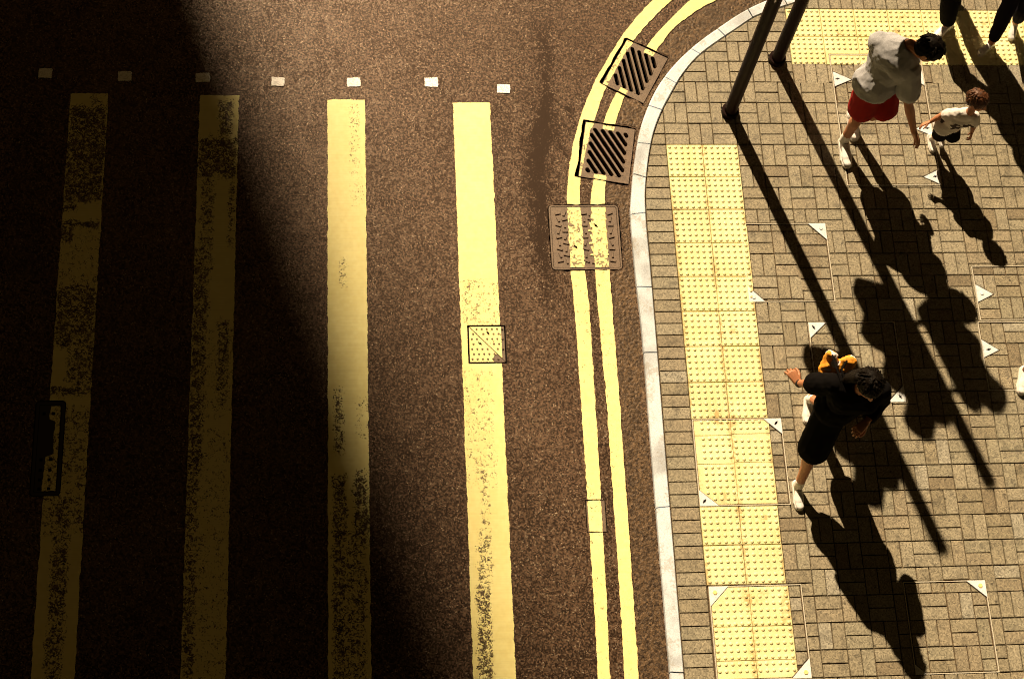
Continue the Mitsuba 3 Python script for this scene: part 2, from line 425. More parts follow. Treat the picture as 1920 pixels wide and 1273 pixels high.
# coarse gutter strip between the inner yellow line and the kerb
Y2_RIGHT = smooth_line([(8.0, 2.03), (5.0, 2.03), (3.2, 2.02), (2.2, 1.97), (1.3, 1.80), (0.579, 1.461), (0.356, 1.322), (0.140, 1.132), (0.009, 0.944), (-0.309, 0.472), (-0.395, 0.241), (-0.515, -0.309), (-0.538, -0.519), (-0.543, -0.794), (-0.540, -1.404), (-0.539, -2.302), (-0.541, -3.2), (-0.549, -4.36), (-0.552, -6.8)], 600)
gut = Polygon(list(Y2_RIGHT) + [(-0.30, -6.8)] + [tuple(q) for q in KERB_ROAD[nearest(KERB_ROAD, -0.325, -6.8):nearest(KERB_ROAD, 7.5, 1.80)]]).buffer(0)
tag('gutter', 'coarse grained gutter strip along the kerb', kind='structure')
put('gutter', sheet(gut.difference(KERBED.buffer(-0.03)).difference(road_hole).buffer(-0.012), ZR + 0.003), 'gutter_asphalt')

# ------------------------------------------------------------------ kerb stones
tag('kerb', 'pale concrete kerb curving round the street corner', kind='structure')
JOINTS = [(-0.27, -6.2), (-0.27, -5.25), (-0.27, -4.338), (-0.27, -3.094), (-0.27, -1.855), (-0.275, -1.276), (-0.275, -0.63), (-0.24, -0.292), (-0.152, 0.0), (-0.06, 0.345), (0.075, 0.63), (0.325, 0.905), (0.56, 1.085), (0.845, 1.285), (1.15, 1.42), (1.6, 1.58), (2.2, 1.67), (2.9, 1.72), (3.7, 1.735), (4.6, 1.74)]
for k in range(len(JOINTS) - 1):
    a0, a1 = nearest(KERB_ROAD, *JOINTS[k]), nearest(KERB_ROAD, *JOINTS[k + 1])
    b0, b1 = nearest(KERB_BACK, *JOINTS[k]), nearest(KERB_BACK, *JOINTS[k + 1])
    ra, rb = KERB_ROAD[a0:a1 + 1], KERB_BACK[b0:b1 + 1]
    n = 7
    ra = np.array([ra[int(i * (len(ra) - 1) / n)] for i in range(n + 1)]); rb = np.array([rb[int(i * (len(rb) - 1) / n)] for i in range(n + 1)])
    ta = (ra[-1] - ra[0]) / np.linalg.norm(ra[-1] - ra[0]) * 0.0048
    ra[0] += ta; rb[0] += ta; ra[-1] -= ta; rb[-1] -= ta
    rb = rb + (ra - rb) * 0.05
    dz = rng.uniform(-0.002, 0.002)
    v, f = [], []
    for i in range(n + 1):
        A, B = ra[i], rb[i]
        for q, z in ((A, -0.2), (A, -0.010 + dz), (A + (B - A) * 0.10, dz), (A + (B - A) * 0.95, dz), (B, -0.006 + dz), (B, -0.2)):
            v.append([q[0], q[1], z])
    for i in range(n):
        for j in range(5):
            a, b = i * 6 + j, (i + 1) * 6 + j
            f += [[a, a + 1, b + 1], [a, b + 1, b]]
    for e, s in ((0, 1), (n * 6, -1)):
        for j in range(1, 5):
            t = [e, e + j, e + j + 1]
            f.append(t[::-1] if s > 0 else t)
    put(child('kerb', 'stone'), trimesh.Trimesh(np.array(v), np.array(f), process=False), 'kerb_concrete', smooth=20)

# ------------------------------------------------------------------ pavement
COVERS = {'A': (0.550, 1.255, -1.425, -0.727), 'B': (1.006, 1.713, -2.287, -1.602), 'C': (0.002, 0.703, -3.096, -2.402), 'D': (0.010, 0.712, -4.402, -3.706),
          'E': (1.484, 2.118, -4.400, -3.709), 'F': (1.480, 2.285, -0.385, 0.880), 'H': (2.418, 3.12, -1.600, -1.120), 'I': (2.392, 3.12, -2.200, -1.612)}
GAP, ZB = 0.0075, -0.016
cover_union = unary_union([sbox(a, c, b, d) for a, b, c, d in COVERS.values()])
strip1 = sbox(0, -4.402, 0.6, 0).union(sbox(0, -6.6, 0.6, -4.402))
strip2 = sbox(1.15, 0.775, 4.6, 1.335)
tag('pavement', 'tan brick pavement laid in basketweave', kind='structure')
put('pavement__bed', sheet(PAVED, ZB - 0.004), 'mortar')
BIG = sbox(-1, -6.4, 4.6, 2.2)


def std_paver(w, h, c=0.0035, z0=-0.05):
    return block([(-w / 2, -h / 2), (w / 2, -h / 2), (w / 2, h / 2), (-w / 2, h / 2)], z0, 0, c)


SHAPES = {}


def shape_of(kind, tone):
    if (kind, tone) not in SHAPES:
        w, h = {'V': (0.1, 0.2), 'H': (0.2, 0.1)}[kind]
        SHAPES[kind, tone] = mikit.ply(std_paver(w - GAP, h - GAP), f'paver_{tone}')
    return SHAPES[kind, tone]


def jitter_transform(x, y):
    dz = rng.uniform(-0.0025, 0.0008)
    return T().translate([x + rng.uniform(-.0012, .0012), y + rng.uniform(-.0012, .0012), dz]).rotate([rng.uniform(-1, 1), rng.uniform(-1, 1), 0.01], rng.uniform(-0.6, 0.6)).rotate([0, 0, 1], rng.uniform(-0.45, 0.45))


def lattice(region):
    """Basketweave cells (kind, x0, x1, y0, y1) over the region, two pavers to each 0.2 m square."""
    x0, y0, x1, y1 = region.bounds
    for i in range(math.floor((x0 - 0.6) / 0.2), math.ceil((x1 - 0.6) / 0.2)):
        for j in range(math.floor(-y1 / 0.2), math.ceil(-y0 / 0.2)):
            X, Y = 0.6 + 0.2 * i, -0.2 * j
            if (i + j) % 2:
                yield 'V', X, X + 0.1, Y - 0.2, Y
                yield 'V', X + 0.1, X + 0.2, Y - 0.2, Y
            else:
                yield 'H', X, X + 0.2, Y - 0.1, Y
                yield 'H', X, X + 0.2, Y - 0.2, Y - 0.1


def cut_mesh(g):
    g = g.simplify(0.0012)
    if g.convex_hull.area - g.area < 1e-5 and not g.interiors:
        return block(list(shapely.geometry.polygon.orient(g.convex_hull, 1).exterior.coords)[:-1], -0.05, rng.uniform(-0.003, 0.0), 0.0035)
    return extrude(g, -0.05, rng.uniform(-0.003, 0.0))


def lay(cells, region, parent, name, limit=None, rest=None):
    """Pavers in the region as parts of parent; past the limit those farthest from the camera are joined as one part."""
    todo = []
    prep = shapely.prepared.prep(region)
    for kind, a, b, c, d in cells:
        full = sbox(a, c, b, d)
        if not prep.intersects(full):
            continue
        if prep.contains(full.buffer(-0.006)):
            todo.append((kind, full, None))
        else:
            g = full.intersection(region)
            for p in polys(g):
                if p.area > 0.0007:
                    q = p.buffer(-GAP / 2, join_style=2)
                    for r in polys(q):
                        if r.area > 0.0004:
                            todo.append((kind, full, r))
    def score(t):
        c = t[1].centroid
        u, v = c.x, c.y
        p = np.array([u, v, 0]) - CAM
        z = p @ FWD
        px, py = p @ RIGHT / z, p @ DOWN / z
        seen = abs(px) < 0.325 and abs(py) < 0.218
        area = (t[2] if t[2] is not None else t[1]).area
        return (not seen, -area / z ** 2)
    todo.sort(key=score)
    extra = []
    for k, (kind, full, cut) in enumerate(todo):
        tone = rng.choices(range(7), (20, 20, 20, 20, 20, 5, 5))[0]
        c = full.centroid
        if limit is None or k < limit:
            key = child(parent, name)
            if cut is None:
                place(key, shape_of(kind, tone), jitter_transform(c.x, c.y))
            else:
                put(key, cut_mesh(cut), f'paver_{tone}')
        else:
            if cut is None:
                w, h = (0.1, 0.2) if kind == 'V' else (0.2, 0.1)
                m = std_paver(w - GAP, h - GAP)
                m.apply_transform(np.array(jitter_transform(c.x, c.y).matrix))
            else:
                m = cut_mesh(cut)
            extra.append(m)
    if extra:
        put(f'{parent}__{rest}', trimesh.util.concatenate(extra), 'paver_0')
        labels[f'{parent}__{rest}'] = {'kind': 'stuff', 'label': 'the rest of the tan bricks toward the far edge'}


# header course along the kerb and soldier courses beside the tactile strips
edge1 = [('H', -0.235, 0.0, -0.1 * (k + 1), -0.1 * k) for k in range(-1, 64)]
edge2 = [('V', 1.15 + 0.1 * k, 1.25 + 0.1 * k, 0.6, 0.775) for k in range(0, 22)]
edge3 = [('V', 1.15 + 0.1 * k, 1.25 + 0.1 * k, 1.335, 1.535) for k in range(0, 22)]
edge4 = [('H', 0.95, 1.15, 0.6 + 0.1 * k, 0.7 + 0.1 * k) for k in range(0, 8)]
edge_region = unary_union([sbox(-0.235, -6.4, 0, 0.1), sbox(1.15, 0.6, 3.35, 0.775), sbox(1.15, 1.335, 3.35, 1.535), sbox(0.95, 0.6, 1.15, 1.4)])
inside = PAVED.intersection(BIG).difference(cover_union).difference(strip1).difference(strip2)
tag('pavement_edging', 'brick edging course along the kerb and beside the yellow tactile tiles', kind='structure')
lay(edge1 + edge4 + edge2 + edge3, edge_region.intersection(inside).buffer(-0.0005), 'pavement_edging', 'brick', 290, 'outer_bricks')
# sliver between the header course and the curving kerb
field = inside.difference(edge_region.buffer(0.0005))
lay(list(lattice(field)), field, 'pavement', 'brick', 300, 'outer_bricks')
outer = PAVED.difference(BIG)
put('pavement__outer_slab', sheet(outer, -0.003), 'paver_2')

# ------------------------------------------------------------------ tactile tiles


def dome(r=0.0145, h=0.008, n=10):
    v, f = [], []
    for rr, z in ((r, 0.0), (r * 0.90, h * 0.62), (r * 0.58, h)):
        for k in range(n):
            a = 2 * math.pi * k / n
            v.append([rr * math.cos(a), rr * math.sin(a), z])
    v.append([0, 0, h * 1.04])
    for ring in (0, 1):
        for k in range(n):
            a, b = ring * n + k, ring * n + (k + 1) % n
            f += [[a, b, b + n], [a, b + n, a + n]]
    for k in range(n):
        f.append([2 * n + k, 2 * n + (k + 1) % n, 3 * n])
    return trimesh.Trimesh(v, f, process=False)


DOME = dome()


def tile_mesh(poly, x0, y0, px=0.05, py=0.05):
    """A blister tile: the outline as a chamfered slab, domes every 50 mm from the corner (x0, y0)."""
    ps = polys(poly)[0]
    pts = list(shapely.geometry.polygon.orient(ps, 1).exterior.coords)[:-1]
    ms = [block(pts, -0.05, 0.0, 0.003)]
    inner = ps.buffer(-0.012)
    bx0, by0, bx1, by1 = ps.bounds
    for i in range(-1, int((bx1 - x0) / px) + 2):
        for j in range(-1, int((y0 - by0) / py) + 2):
            x, y = x0 + px * (i + 0.5), y0 - py * (j + 0.5)
            if inner.contains(Point(x, y)):
                d = DOME.copy()
                d.apply_translation([x, y, -0.0003])
                ms.append(d)
    return trimesh.util.concatenate(ms)


tag('tactile_strip', 'yellow blister tiles in two columns along the kerb', kind='structure')
std_tile = mikit.ply(tile_mesh(sbox(0.003, -0.297, 0.297, -0.003), 0, 0), 'tactile_yellow', smooth=40)
rows = [-0.3 * k for k in range(8)] + [-3.1, -3.4] + [-4.405 - 0.3 * k for k in range(6)]
for y in rows:
    for c in (0, 1):
        place(child('tactile_strip', 'tile'), std_tile, T().translate([0.3 * c + rng.uniform(-.001, .001), y + rng.uniform(-.001, .001), rng.uniform(-0.0015, 0.001)]).rotate([0, 0, 1], rng.uniform(-0.25, 0.25)))
tag('tactile_strip_001', 'yellow blister tiles in two rows across the far corner', kind='structure')
fx = sbox(COVERS['F'][0] - 0.004, COVERS['F'][2], COVERS['F'][1] + 0.004, COVERS['F'][3] + 0.004)
for r, (y1, y0) in enumerate(((1.335, 1.055), (1.055, 0.775))):
    for k in range(11):
        a = 1.15 + 0.3 * k
        g = sbox(a + 0.003, y0 + 0.003, a + 0.297, y1 - 0.003).difference(fx)
        for p in polys(g):
            if p.area > 0.003 and len(p.exterior.coords) == 5:
                put(child('tactile_strip_001', 'tile'), tile_mesh(p, a, y1, 0.05, 0.0467), 'tactile_yellow', smooth=40)
            elif p.area > 0.003:
                m = extrude(p, -0.05, 0.0); inner = p.buffer(-0.012); ms = [m]
                for i in range(6):
                    for j in range(6):
                        x, y = a + 0.05 * (i + .5), y1 - 0.0467 * (j + .5)
                        if inner.contains(Point(x, y)):
                            d = DOME.copy(); d.apply_translation([x, y, 0]); ms.append(d)
                put(child('tactile_strip_001', 'tile'), trimesh.util.concatenate(ms), 'tactile_yellow', smooth=40)

# ------------------------------------------------------------------ recessed covers in the pavement


def key_slot(x, y, deg, s=1.0):
    g = unary_union([sbox(-0.020, -0.0055, 0.020, 0.0055), Point(0, 0).buffer(0.0105, 8)])
    return affinity.translate(affinity.rotate(affinity.scale(g, s, s, origin=(0, 0)), deg, origin=(0, 0)), x, y)


def cover(code, label, plates, fill, tiles=()):
    """A tray let into the pavement: steel edge, corner plates, brick and tile inlay. plates: (corner points, hole or None, bolt or None)."""
    x0, x1, y0, y1 = COVERS[code]
    key = thing('utility_cover', label, 'utility cover')
    whole = sbox(x0, y0, x1, y1)
    e = 0.005
    rim = whole.buffer(-0.0015, join_style=2).difference(whole.buffer(-0.0015 - e, join_style=2))
    put(child(key, 'rim'), extrude(rim, -0.05, 0.0015), 'steel_edge')
    put(child(key, 'tray'), sheet(whole.buffer(-0.003, join_style=2), -0.011), 'mortar')
    inner = whole.buffer(-0.011, join_style=2)
    for pts, hole, bolt in plates:
        g = Polygon(pts).buffer(-0.001, join_style=2)
        if hole:
            g = g.difference(key_slot(*hole))
        pk = child(key, 'corner_plate')
        put(pk, extrude(g, -0.0105, 0.0025), 'steel')
        if hole:
            put(child(pk, 'key_hole'), sheet(key_slot(*hole).buffer(0.002), -0.0085), 'pit_black')
        if bolt:
            m = trimesh.creation.cylinder(0.017, 0.006, sections=6)
            m.apply_translation([bolt[0], bolt[1], 0.005])
            put(child(pk, 'bolt'), m, bolt[2])
        inner = inner.difference(Polygon(pts).buffer(0.003, join_style=2))
    for (a, b, c, d, ax, ay) in tiles:
        g = sbox(a, c, b, d).intersection(inner).buffer(-0.0015, join_style=2)
        ps = [p for p in polys(g) if p.area > 0.001]
        if ps:
            p = max(ps, key=lambda q: q.area)
            if p.convex_hull.area - p.area < 1e-6:
                put(child(key, 'tile'), tile_mesh(p, ax, ay), 'tactile_yellow', smooth=40)
        inner = inner.difference(sbox(a, c, b, d))
    lay(fill, inner.buffer(-0.0005), key, 'brick')
    return key


def grid_cells(x0, x1, y0, y1, w, h, kind):
    out = []
    nx, ny = math.ceil((x1 - x0) / w - 1e-6), math.ceil((y1 - y0) / h - 1e-6)
    for i in range(nx):
        for j in range(ny):
            out.append((kind, x0 + w * i, x0 + w * (i + 1), y1 - h * (j + 1), y1 - h * j))
    return out


def tri(cx, cy, dx, dy):
    p = [(cx, cy), (cx + dx, cy), (cx, cy + dy)]
    return p if dx * dy > 0 else p[::-1]


FIELD = lambda c: list(lattice(sbox(COVERS[c][0], COVERS[c][2], COVERS[c][1], COVERS[c][3])))
x0, x1, y0, y1 = COVERS['A']
cover('A', 'brick inlaid utility cover with pale steel rim crossed by a signal post shadow', [
    (tri(x1 - .003, y1 - .003, -0.145, -0.150), None, (x1 - 0.045, y1 - 0.045, 'steel')), (tri(x0 + .003, y0 + .003, 0.13, 0.135), None, (x0 + 0.042, y0 + 0.042, 'steel'))],
    [c for c in FIELD('A') if c[1] < 1.0] + grid_cells(1.0, 1.4, -1.5, -0.727, 0.145, 0.1, 'H'), [(0.555, 0.600, -1.05, -0.75, 0.30, -0.9), (0.555, 0.600, -1.285, -1.055, 0.30, -0.9)])
x0, x1, y0, y1 = COVERS['B']
cover('B', 'brick inlaid utility cover beside the striding person in black', [
    (tri(x0 + .003, y1 - .003, 0.145, -0.135), (x0 + 0.042, y1 - 0.045, 120), None), (tri(x1 - .003, y0 + .003, -0.140, 0.140), (x1 - 0.042, y0 + 0.045, 120), None)], FIELD('B'))
x0, x1, y0, y1 = COVERS['C']
cover('C', 'utility cover inlaid with yellow blister tiles and two slotted corner plates', [
    (tri(x1 - .003, y1 - .003, -0.140, -0.130), (x1 - 0.045, y1 - 0.040, 50), None), (tri(x0 + .003, y0 + .003, 0.145, 0.128), (x0 + 0.040, y0 + 0.040, 50), None)],
    grid_cells(0.603, 0.75, -3.1, -2.402, 0.10, 0.1, 'H'),
    [(0.012, 0.302, -2.535, -2.412, 0.0, -2.402), (0.302, 0.603, -2.525, -2.412, 0.302, -2.402), (0.012, 0.302, -2.765, -2.535, 0.0, -2.535), (0.302, 0.603, -2.755, -2.525, 0.302, -2.505), (0.012, 0.302, -3.086, -2.765, 0.0, -2.765), (0.302, 0.603, -3.086, -2.755, 0.302, -2.762)])
x0, x1, y0, y1 = COVERS['D']
cover('D', 'utility cover inlaid with yellow blister tiles and two bolted corner plates', [
    (tri(x0 + .003, y1 - .003, 0.148, -0.150), None, (x0 + 0.045, y1 - 0.048, 'brass')), (tri(x1 - .003, y0 + .003, -0.145, 0.145), None, (x1 - 0.042, y0 + 0.045, 'brass'))],
    grid_cells(0.612, 0.75, -4.40, -3.706, 0.10, 0.1, 'H'),
    [(0.020, 0.312, -4.012, -3.716, 0.012, -3.716), (0.312, 0.612, -4.012, -3.716, 0.312, -3.716), (0.020, 0.312, -4.260, -4.012, 0.012, -4.012), (0.312, 0.612, -4.260, -4.012, 0.312, -4.012), (0.020, 0.312, -4.392, -4.260, 0.012, -4.260), (0.312, 0.612, -4.392, -4.260, 0.312, -4.260)])
x0, x1, y0, y1 = COVERS['E']
cover('E', 'brick inlaid utility cover with one yellow bolt at the lower right of the pavement', [
    (tri(x1 - .003, y1 - .003, -0.145, -0.130), None, (x1 - 0.045, y1 - 0.043, 'brass')), (tri(x0 + .003, y0 + .003, 0.08, 0.075), None, None)], FIELD('E'))
x0, x1, y0, y1 = COVERS['F']


def wedge(x, y, s, h=0.150, w=0.135):
    p = [(x, y + h / 2), (x, y - h / 2), (x + s * w, y)]
    return p if s < 0 else p[:1] + p[1:][::1]


def ccw(p):
    return list(shapely.geometry.polygon.orient(Polygon(p), 1).exterior.coords)[:-1]


cover('F', 'long brick inlaid utility cover under the bending man', [
    (ccw([(x0 + .012, 0.705), (x0 + .165, 0.628), (x0 + .012, 0.560)]), (x0 + 0.045, 0.635, 10), None),
    (ccw([(x1 - .010, 0.720), (x1 - .010, 0.575), (x1 - .150, 0.650)]), (x1 - 0.045, 0.650, 10), None),
    (ccw([(x1 - .008, 0.235), (x1 - .008, 0.085), (x1 - .148, 0.150)]), (x1 - 0.045, 0.158, 10), None),
    (ccw([(x1 - .006, -0.235), (x1 - .006, -0.375), (x1 - .146, -0.305)]), (x1 - 0.045, -0.300, 10), None)], [c for c in FIELD('F') if c[4] < 0.7] + grid_cells(1.48, 2.4, 0.6, 0.775, 0.1, 0.175, 'V'),
    [(1.485, 1.75, 0.775, 0.870, 1.45, 0.868), (1.75, 2.05, 0.775, 0.870, 1.75, 0.868), (2.05, 2.28, 0.775, 0.870, 2.05, 0.868)])
x0, x1, y0, y1 = COVERS['H']
cover('H', 'brick inlaid utility cover with one pale bolt near the right edge of the pavement', [
    (ccw([(x0 + .008, -1.285), (x0 + .145, -1.372), (x0 + .008, -1.440)]), None, (x0 + 0.05, -1.362, 'white_leather'))], FIELD('H'))
x0, x1, y0, y1 = COVERS['I']
cover('I', 'brick inlaid utility cover with one dark slot beside the traffic signal shadow', [
    (ccw([(x0 - .002 + .008, -1.765), (x0 + .138, -1.858), (x0 + .006, -1.920)]), (x0 + 0.055, -1.852, 10), None)], FIELD('I'))

# ------------------------------------------------------------------ road paint
ZP = ZR + 0.004
ends = [0.500, 0.486, 0.447, 0.426]
names = ['most worn yellow crossing stripe, holding a long slotted cover', 'worn yellow crossing stripe wholly in the building shade', 'yellow crossing stripe half sunlit and half in shade', 'fully sunlit yellow crossing stripe holding a small square cover']
for k, ((a, b), t) in enumerate(zip(SX, ends)):
    o = [(a, -6.4), (b, -6.4), (b, t), (a, t)]
    key = thing('crossing_stripe', names[k], 'road marking', 'yellow crossing stripes')
    g = ragged(o, 0.016, 0.0028, 10 + k).difference(BOX_COVER.buffer(0.007)).difference(SIDE_COVER.buffer(0.008))
    put(key, sheet(g, ZP), 'stripe_paint')
SQ = [(-5.065, 0.688), (-4.428, 0.664), (-3.797, 0.653), (-3.184, 0.617), (-2.562, 0.615), (-1.920, 0.619), (-1.319, 0.560)]
where = ['first square road mark from the left, in deep shade', 'second square road mark from the left, in deep shade', 'third square road mark from the left, at the shade edge', 'fourth square road mark from the left, above and left of the third stripe', 'fifth square road mark from the left, above the third stripe', 'sixth square road mark from the left, left of the fourth stripe', 'last square road mark on the right, lower than the others']
for k, (x, y) in enumerate(SQ):
    key = thing('square_marking', 'small white ' + where[k], 'road marking', 'white square road marks in a row')
    w, h = 0.111 + rng.uniform(-.006, .006), 0.084 + rng.uniform(-.004, .004)
    g = affinity.rotate(ragged(rect(x - w / 2, x + w / 2, y - h / 2, y + h / 2), 0.010, 0.0022, 30 + k), rng.uniform(-3, 3))
    put(key, extrude(g, ZR - 0.002, ZR + 0.006), 'white_paint')

Y1L = [(8.0, 2.33), (5.0, 2.33), (3.0, 2.32), (1.6, 2.20), (0.8, 1.94), (0.35, 1.72), (0.022, 1.455), (-0.212, 1.182), (-0.418, 0.862), (-0.573, 0.574), (-0.679, 0.317), (-0.763, 0.039), (-0.824, -0.259), (-0.848, -0.518), (-0.851, -0.792), (-0.853, -1.114), (-0.844, -1.402), (-0.839, -1.811), (-0.839, -2.298), (-0.837, -2.728), (-0.839, -3.2), (-0.838, -3.756), (-0.845, -4.353), (-0.85, -6.8)]
Y1R = [(-0.765, -6.8), (-0.757, -4.356), (-0.743, -3.759), (-0.738, -3.2), (-0.731, -2.730), (-0.728, -2.300), (-0.726, -1.812), (-0.725, -1.403), (-0.737, -1.124), (-0.736, -0.793), (-0.741, -0.518), (-0.725, -0.284), (-0.653, 0.014), (-0.554, 0.317), (-0.456, 0.574), (-0.277, 0.905), (-0.073, 1.183), (0.195, 1.457), (0.45, 1.62), (0.85, 1.83), (1.63, 2.09), (3.0, 2.21), (5.0, 2.22), (8.0, 2.22)]
Y2L = [(8.0, 2.14), (5.0, 2.14), (3.2, 2.13), (1.9, 2.04), (1.2, 1.87), (0.7, 1.69), (0.349, 1.458), (0.175, 1.283), (-0.028, 1.050), (-0.22, 0.765), (-0.399, 0.471), (-0.488, 0.267), (-0.57, -0.05), (-0.620, -0.309), (-0.654, -0.519), (-0.662, -0.793), (-0.657, -1.124), (-0.655, -1.403), (-0.650, -1.813), (-0.641, -2.301), (-0.641, -3.027), (-0.644, -3.761), (-0.651, -4.359), (-0.655, -6.8)]
Y2R = [tuple(q) for q in Y2_RIGHT[::-1][::6]]
iron = unary_union(GRATE_HOLES + [MANHOLE_HOLE, VALVE.buffer(0.004)])
for k, (A, B, lab) in enumerate(((Y1L, Y1R, 'outer line of the double yellow kerbside lines'), (Y2L, Y2R, 'inner line of the double yellow kerbside lines, cut by the two drain grates'))):
    o = [tuple(q) for q in smooth_line(A, 420)] + [tuple(q) for q in smooth_line(B, 420)]
    g = ragged(o, 0.014, 0.0024, 50 + k).difference(iron)
    key = thing('yellow_line', lab, 'road marking', 'double yellow lines')
    put(key, sheet(g, ZP + 0.003), 'line_paint')
LINE1, LINE2 = Polygon(Y1L + Y1R), Polygon(Y2L + Y2R).buffer(0)

# ------------------------------------------------------------------ ironwork in the road


def grate(i, label):
    cx, cy, w, h, a = GRATES[i]
    key = thing('drain_grate', label, 'drain grate')
    top, outer = ZR - 0.006, turned(cx, cy, w, h, a)
    inner = outer.buffer(-0.075, join_style=2).buffer(0.027)
    pit = turned(cx - 0.008, cy, w + 0.058, h + 0.054, a)
    pts = ccw(list(pit.exterior.coords)[:-1])
    v = [[x, y, z] for z in (ZR - 0.002, -0.42) for x, y in pts]
    f = []
    for k in range(4):
        j = (k + 1) % 4
        f += [[k, 4 + k, 4 + j], [k, 4 + j, j]]
    f += [[4, 5, 6], [4, 6, 7]]
    put(child(key, 'pit'), trimesh.Trimesh(np.array(v), np.array(f), process=False), 'pit_black')
    direction = a + 90 - 142
    strip = lambda k, hw: affinity.translate(affinity.rotate(sbox(-0.6, k * 0.0505 - hw, 0.6, k * 0.0505 + hw), direction, origin=(0, 0)), cx, cy)
    slots = []
    for k in range(-9, 10):
        g = strip(k + 0.5, 0.0168).intersection(inner)
        slots += polys(g.buffer(-0.0150).buffer(0.0160))
    put(child(key, 'frame'), extrude(outer.difference(unary_union(slots)), ZR - 0.05, top), 'cast_iron')
    for k in range(-9, 10):
        g = strip(k, 0.0088).intersection(inner.buffer(-0.006))
        for p in polys(g):
            if p.area > 0.0005:
                put(child(key, 'bar'), block(ccw(list(p.minimum_rotated_rectangle.exterior.coords)[:-1]) if p.area > 0.9 * p.minimum_rotated_rectangle.area else ccw(list(p.exterior.coords)[:-1]), top - 0.01, top + 0.0025, 0.0025), 'cast_iron')
    # paint of the yellow lines carried on over the frame
    band = LINE1.union(LINE2).intersection(outer.difference(inner).buffer(-0.003))
    for p in polys(band):
        if p.area > 0.0006:
            g = ragged(list(p.exterior.coords)[:-1], 0.012, 0.002, 70 + i)
            put(child(key, 'paint_patch'), sheet(g.intersection(outer.buffer(-0.002)), top + 0.001), 'cover_paint')


grate(0, 'iron drain grate farther up the curve of the kerb')
grate(1, 'iron drain grate nearer the square chequered manhole')

key = thing('manhole_cover', 'square chequered iron manhole cover crossed by the double yellow lines', 'manhole cover')
put(child(key, 'frame'), extrude(MANHOLE.difference(MANHOLE.buffer(-0.012)), ZR - 0.04, ZR + 0.003), 'cast_iron')
slab = MANHOLE.buffer(-0.016)
holes = unary_union([key_slot(-0.625, -0.715, 130), key_slot(-0.800, -0.905, 130)])
put(child(key, 'plate'), extrude(slab.difference(holes), ZR - 0.04, ZR), 'cast_iron')
put(child(key, 'gap'), sheet(MANHOLE.buffer(0.06), ZR - 0.03), 'pit_black')
paint = LINE1.buffer(0.004).union(LINE2.buffer(0.006)).intersection(slab)
bare, painted = [], []
for i in range(-5, 6):
    for j in range(-5, 6):
        x, y = -0.7175 + i * 0.053, -0.8165 + j * 0.053
        ang = 90 * ((i + j) % 2) + rng.uniform(-22, 22)
        if abs(i) + abs(j) > 8:
            ang = 45 if i * j > 0 else -45
        g = affinity.translate(affinity.rotate(sbox(-0.0245, -0.0085, 0.0245, 0.0085), ang, origin=(0, 0)), x, y)
        if slab.buffer(-0.004).contains(g) and not holes.intersects(g):
            pts = ccw(list(g.exterior.coords)[:-1])
            m = block(pts, ZR - 0.001, ZR + (0.0085 if not paint.intersects(g.centroid) else 0.0060), 0.003)
            (painted if paint.contains(g.centroid) else bare).append(m)
put(child(key, 'raised_chequers'), trimesh.util.concatenate(bare), 'cast_iron')
put(child(key, 'painted_chequers'), trimesh.util.concatenate(painted), 'cover_paint')
labels[key + '__raised_chequers'] = {'kind': 'stuff'}
labels[key + '__painted_chequers'] = {'kind': 'stuff'}
for n, L in enumerate((LINE1, LINE2)):
    g = ragged(list(polys(L.intersection(slab))[0].exterior.coords)[:-1], 0.012, 0.003, 90 + n).intersection(slab.buffer(-0.002)).difference(holes)
    put(child(key, 'paint_band'), sheet(g, ZR + 0.0042), 'cover_paint')

key = thing('box_cover', 'small square iron cover split corner to corner and painted over by the sunlit stripe', 'utility cover')
a, c, b, d = BOX_COVER.bounds
put(child(key, 'gap'), sheet(BOX_COVER.buffer(0.05), ZR - 0.02), 'pit_black')
slots = unary_union([key_slot(a + 0.155, d - 0.062, 120, 0.9), key_slot(a + 0.090, d - 0.150, 145, 0.9)])
whole = BOX_COVER.buffer(-0.006, join_style=2)
diag = LineString([(a, d), (b, c)]).buffer(0.0022)
for p in polys(whole.difference(diag)):
    pk = child(key, 'plate')
    put(pk, extrude(p.difference(slots), ZR - 0.03, ZR + 0.001), 'cast_iron')
    pg = ragged(list(shapely.geometry.polygon.orient(p, 1).exterior.coords)[:-1], 0.012, 0.0015, 5).intersection(p.buffer(-0.001)).intersection(sbox(a, c, b - 0.030, d)).difference(slots)
    if p.centroid.y < (c + d) / 2:
        pg = pg.difference(Point(b - 0.045, c + 0.025).buffer(0.055))
    put(child(pk, 'paint'), sheet(pg, ZR + 0.0045), 'line_paint')
    studs = []
    for i in range(7):
        for j in range(7):
            x, y = a + 0.026 + i * 0.040 + 0.012 * (j % 2), c + 0.03 + j * 0.042
            q = Point(x, y).buffer(0.012)
            if p.contains(q) and not slots.intersects(q):
                m = DOME.copy(); m.apply_scale([0.6, 0.6, 0.9]); m.apply_translation([x, y, ZR + 0.0038]); studs.append(m)
    if studs:
        k2 = child(pk, 'studs')
        put(k2, trimesh.util.concatenate(studs), 'cast_iron')
        labels[k2] = {'kind': 'stuff'}

key = thing('valve_cover', 'little rectangular valve cover under the outer yellow line', 'utility cover')
a, c, b, d = VALVE.bounds
put(child(key, 'gap'), sheet(VALVE.buffer(0.03), ZR - 0.012), 'pit_black')
put(child(key, 'plate'), extrude(VALVE.buffer(-0.004), ZR - 0.03, ZR), 'cast_iron')
put(child(key, 'paint'), sheet(ragged(list(polys(LINE1.intersection(VALVE.buffer(-0.005)))[0].exterior.coords)[:-1], 0.012, 0.002, 97), ZR + 0.004), 'line_paint')

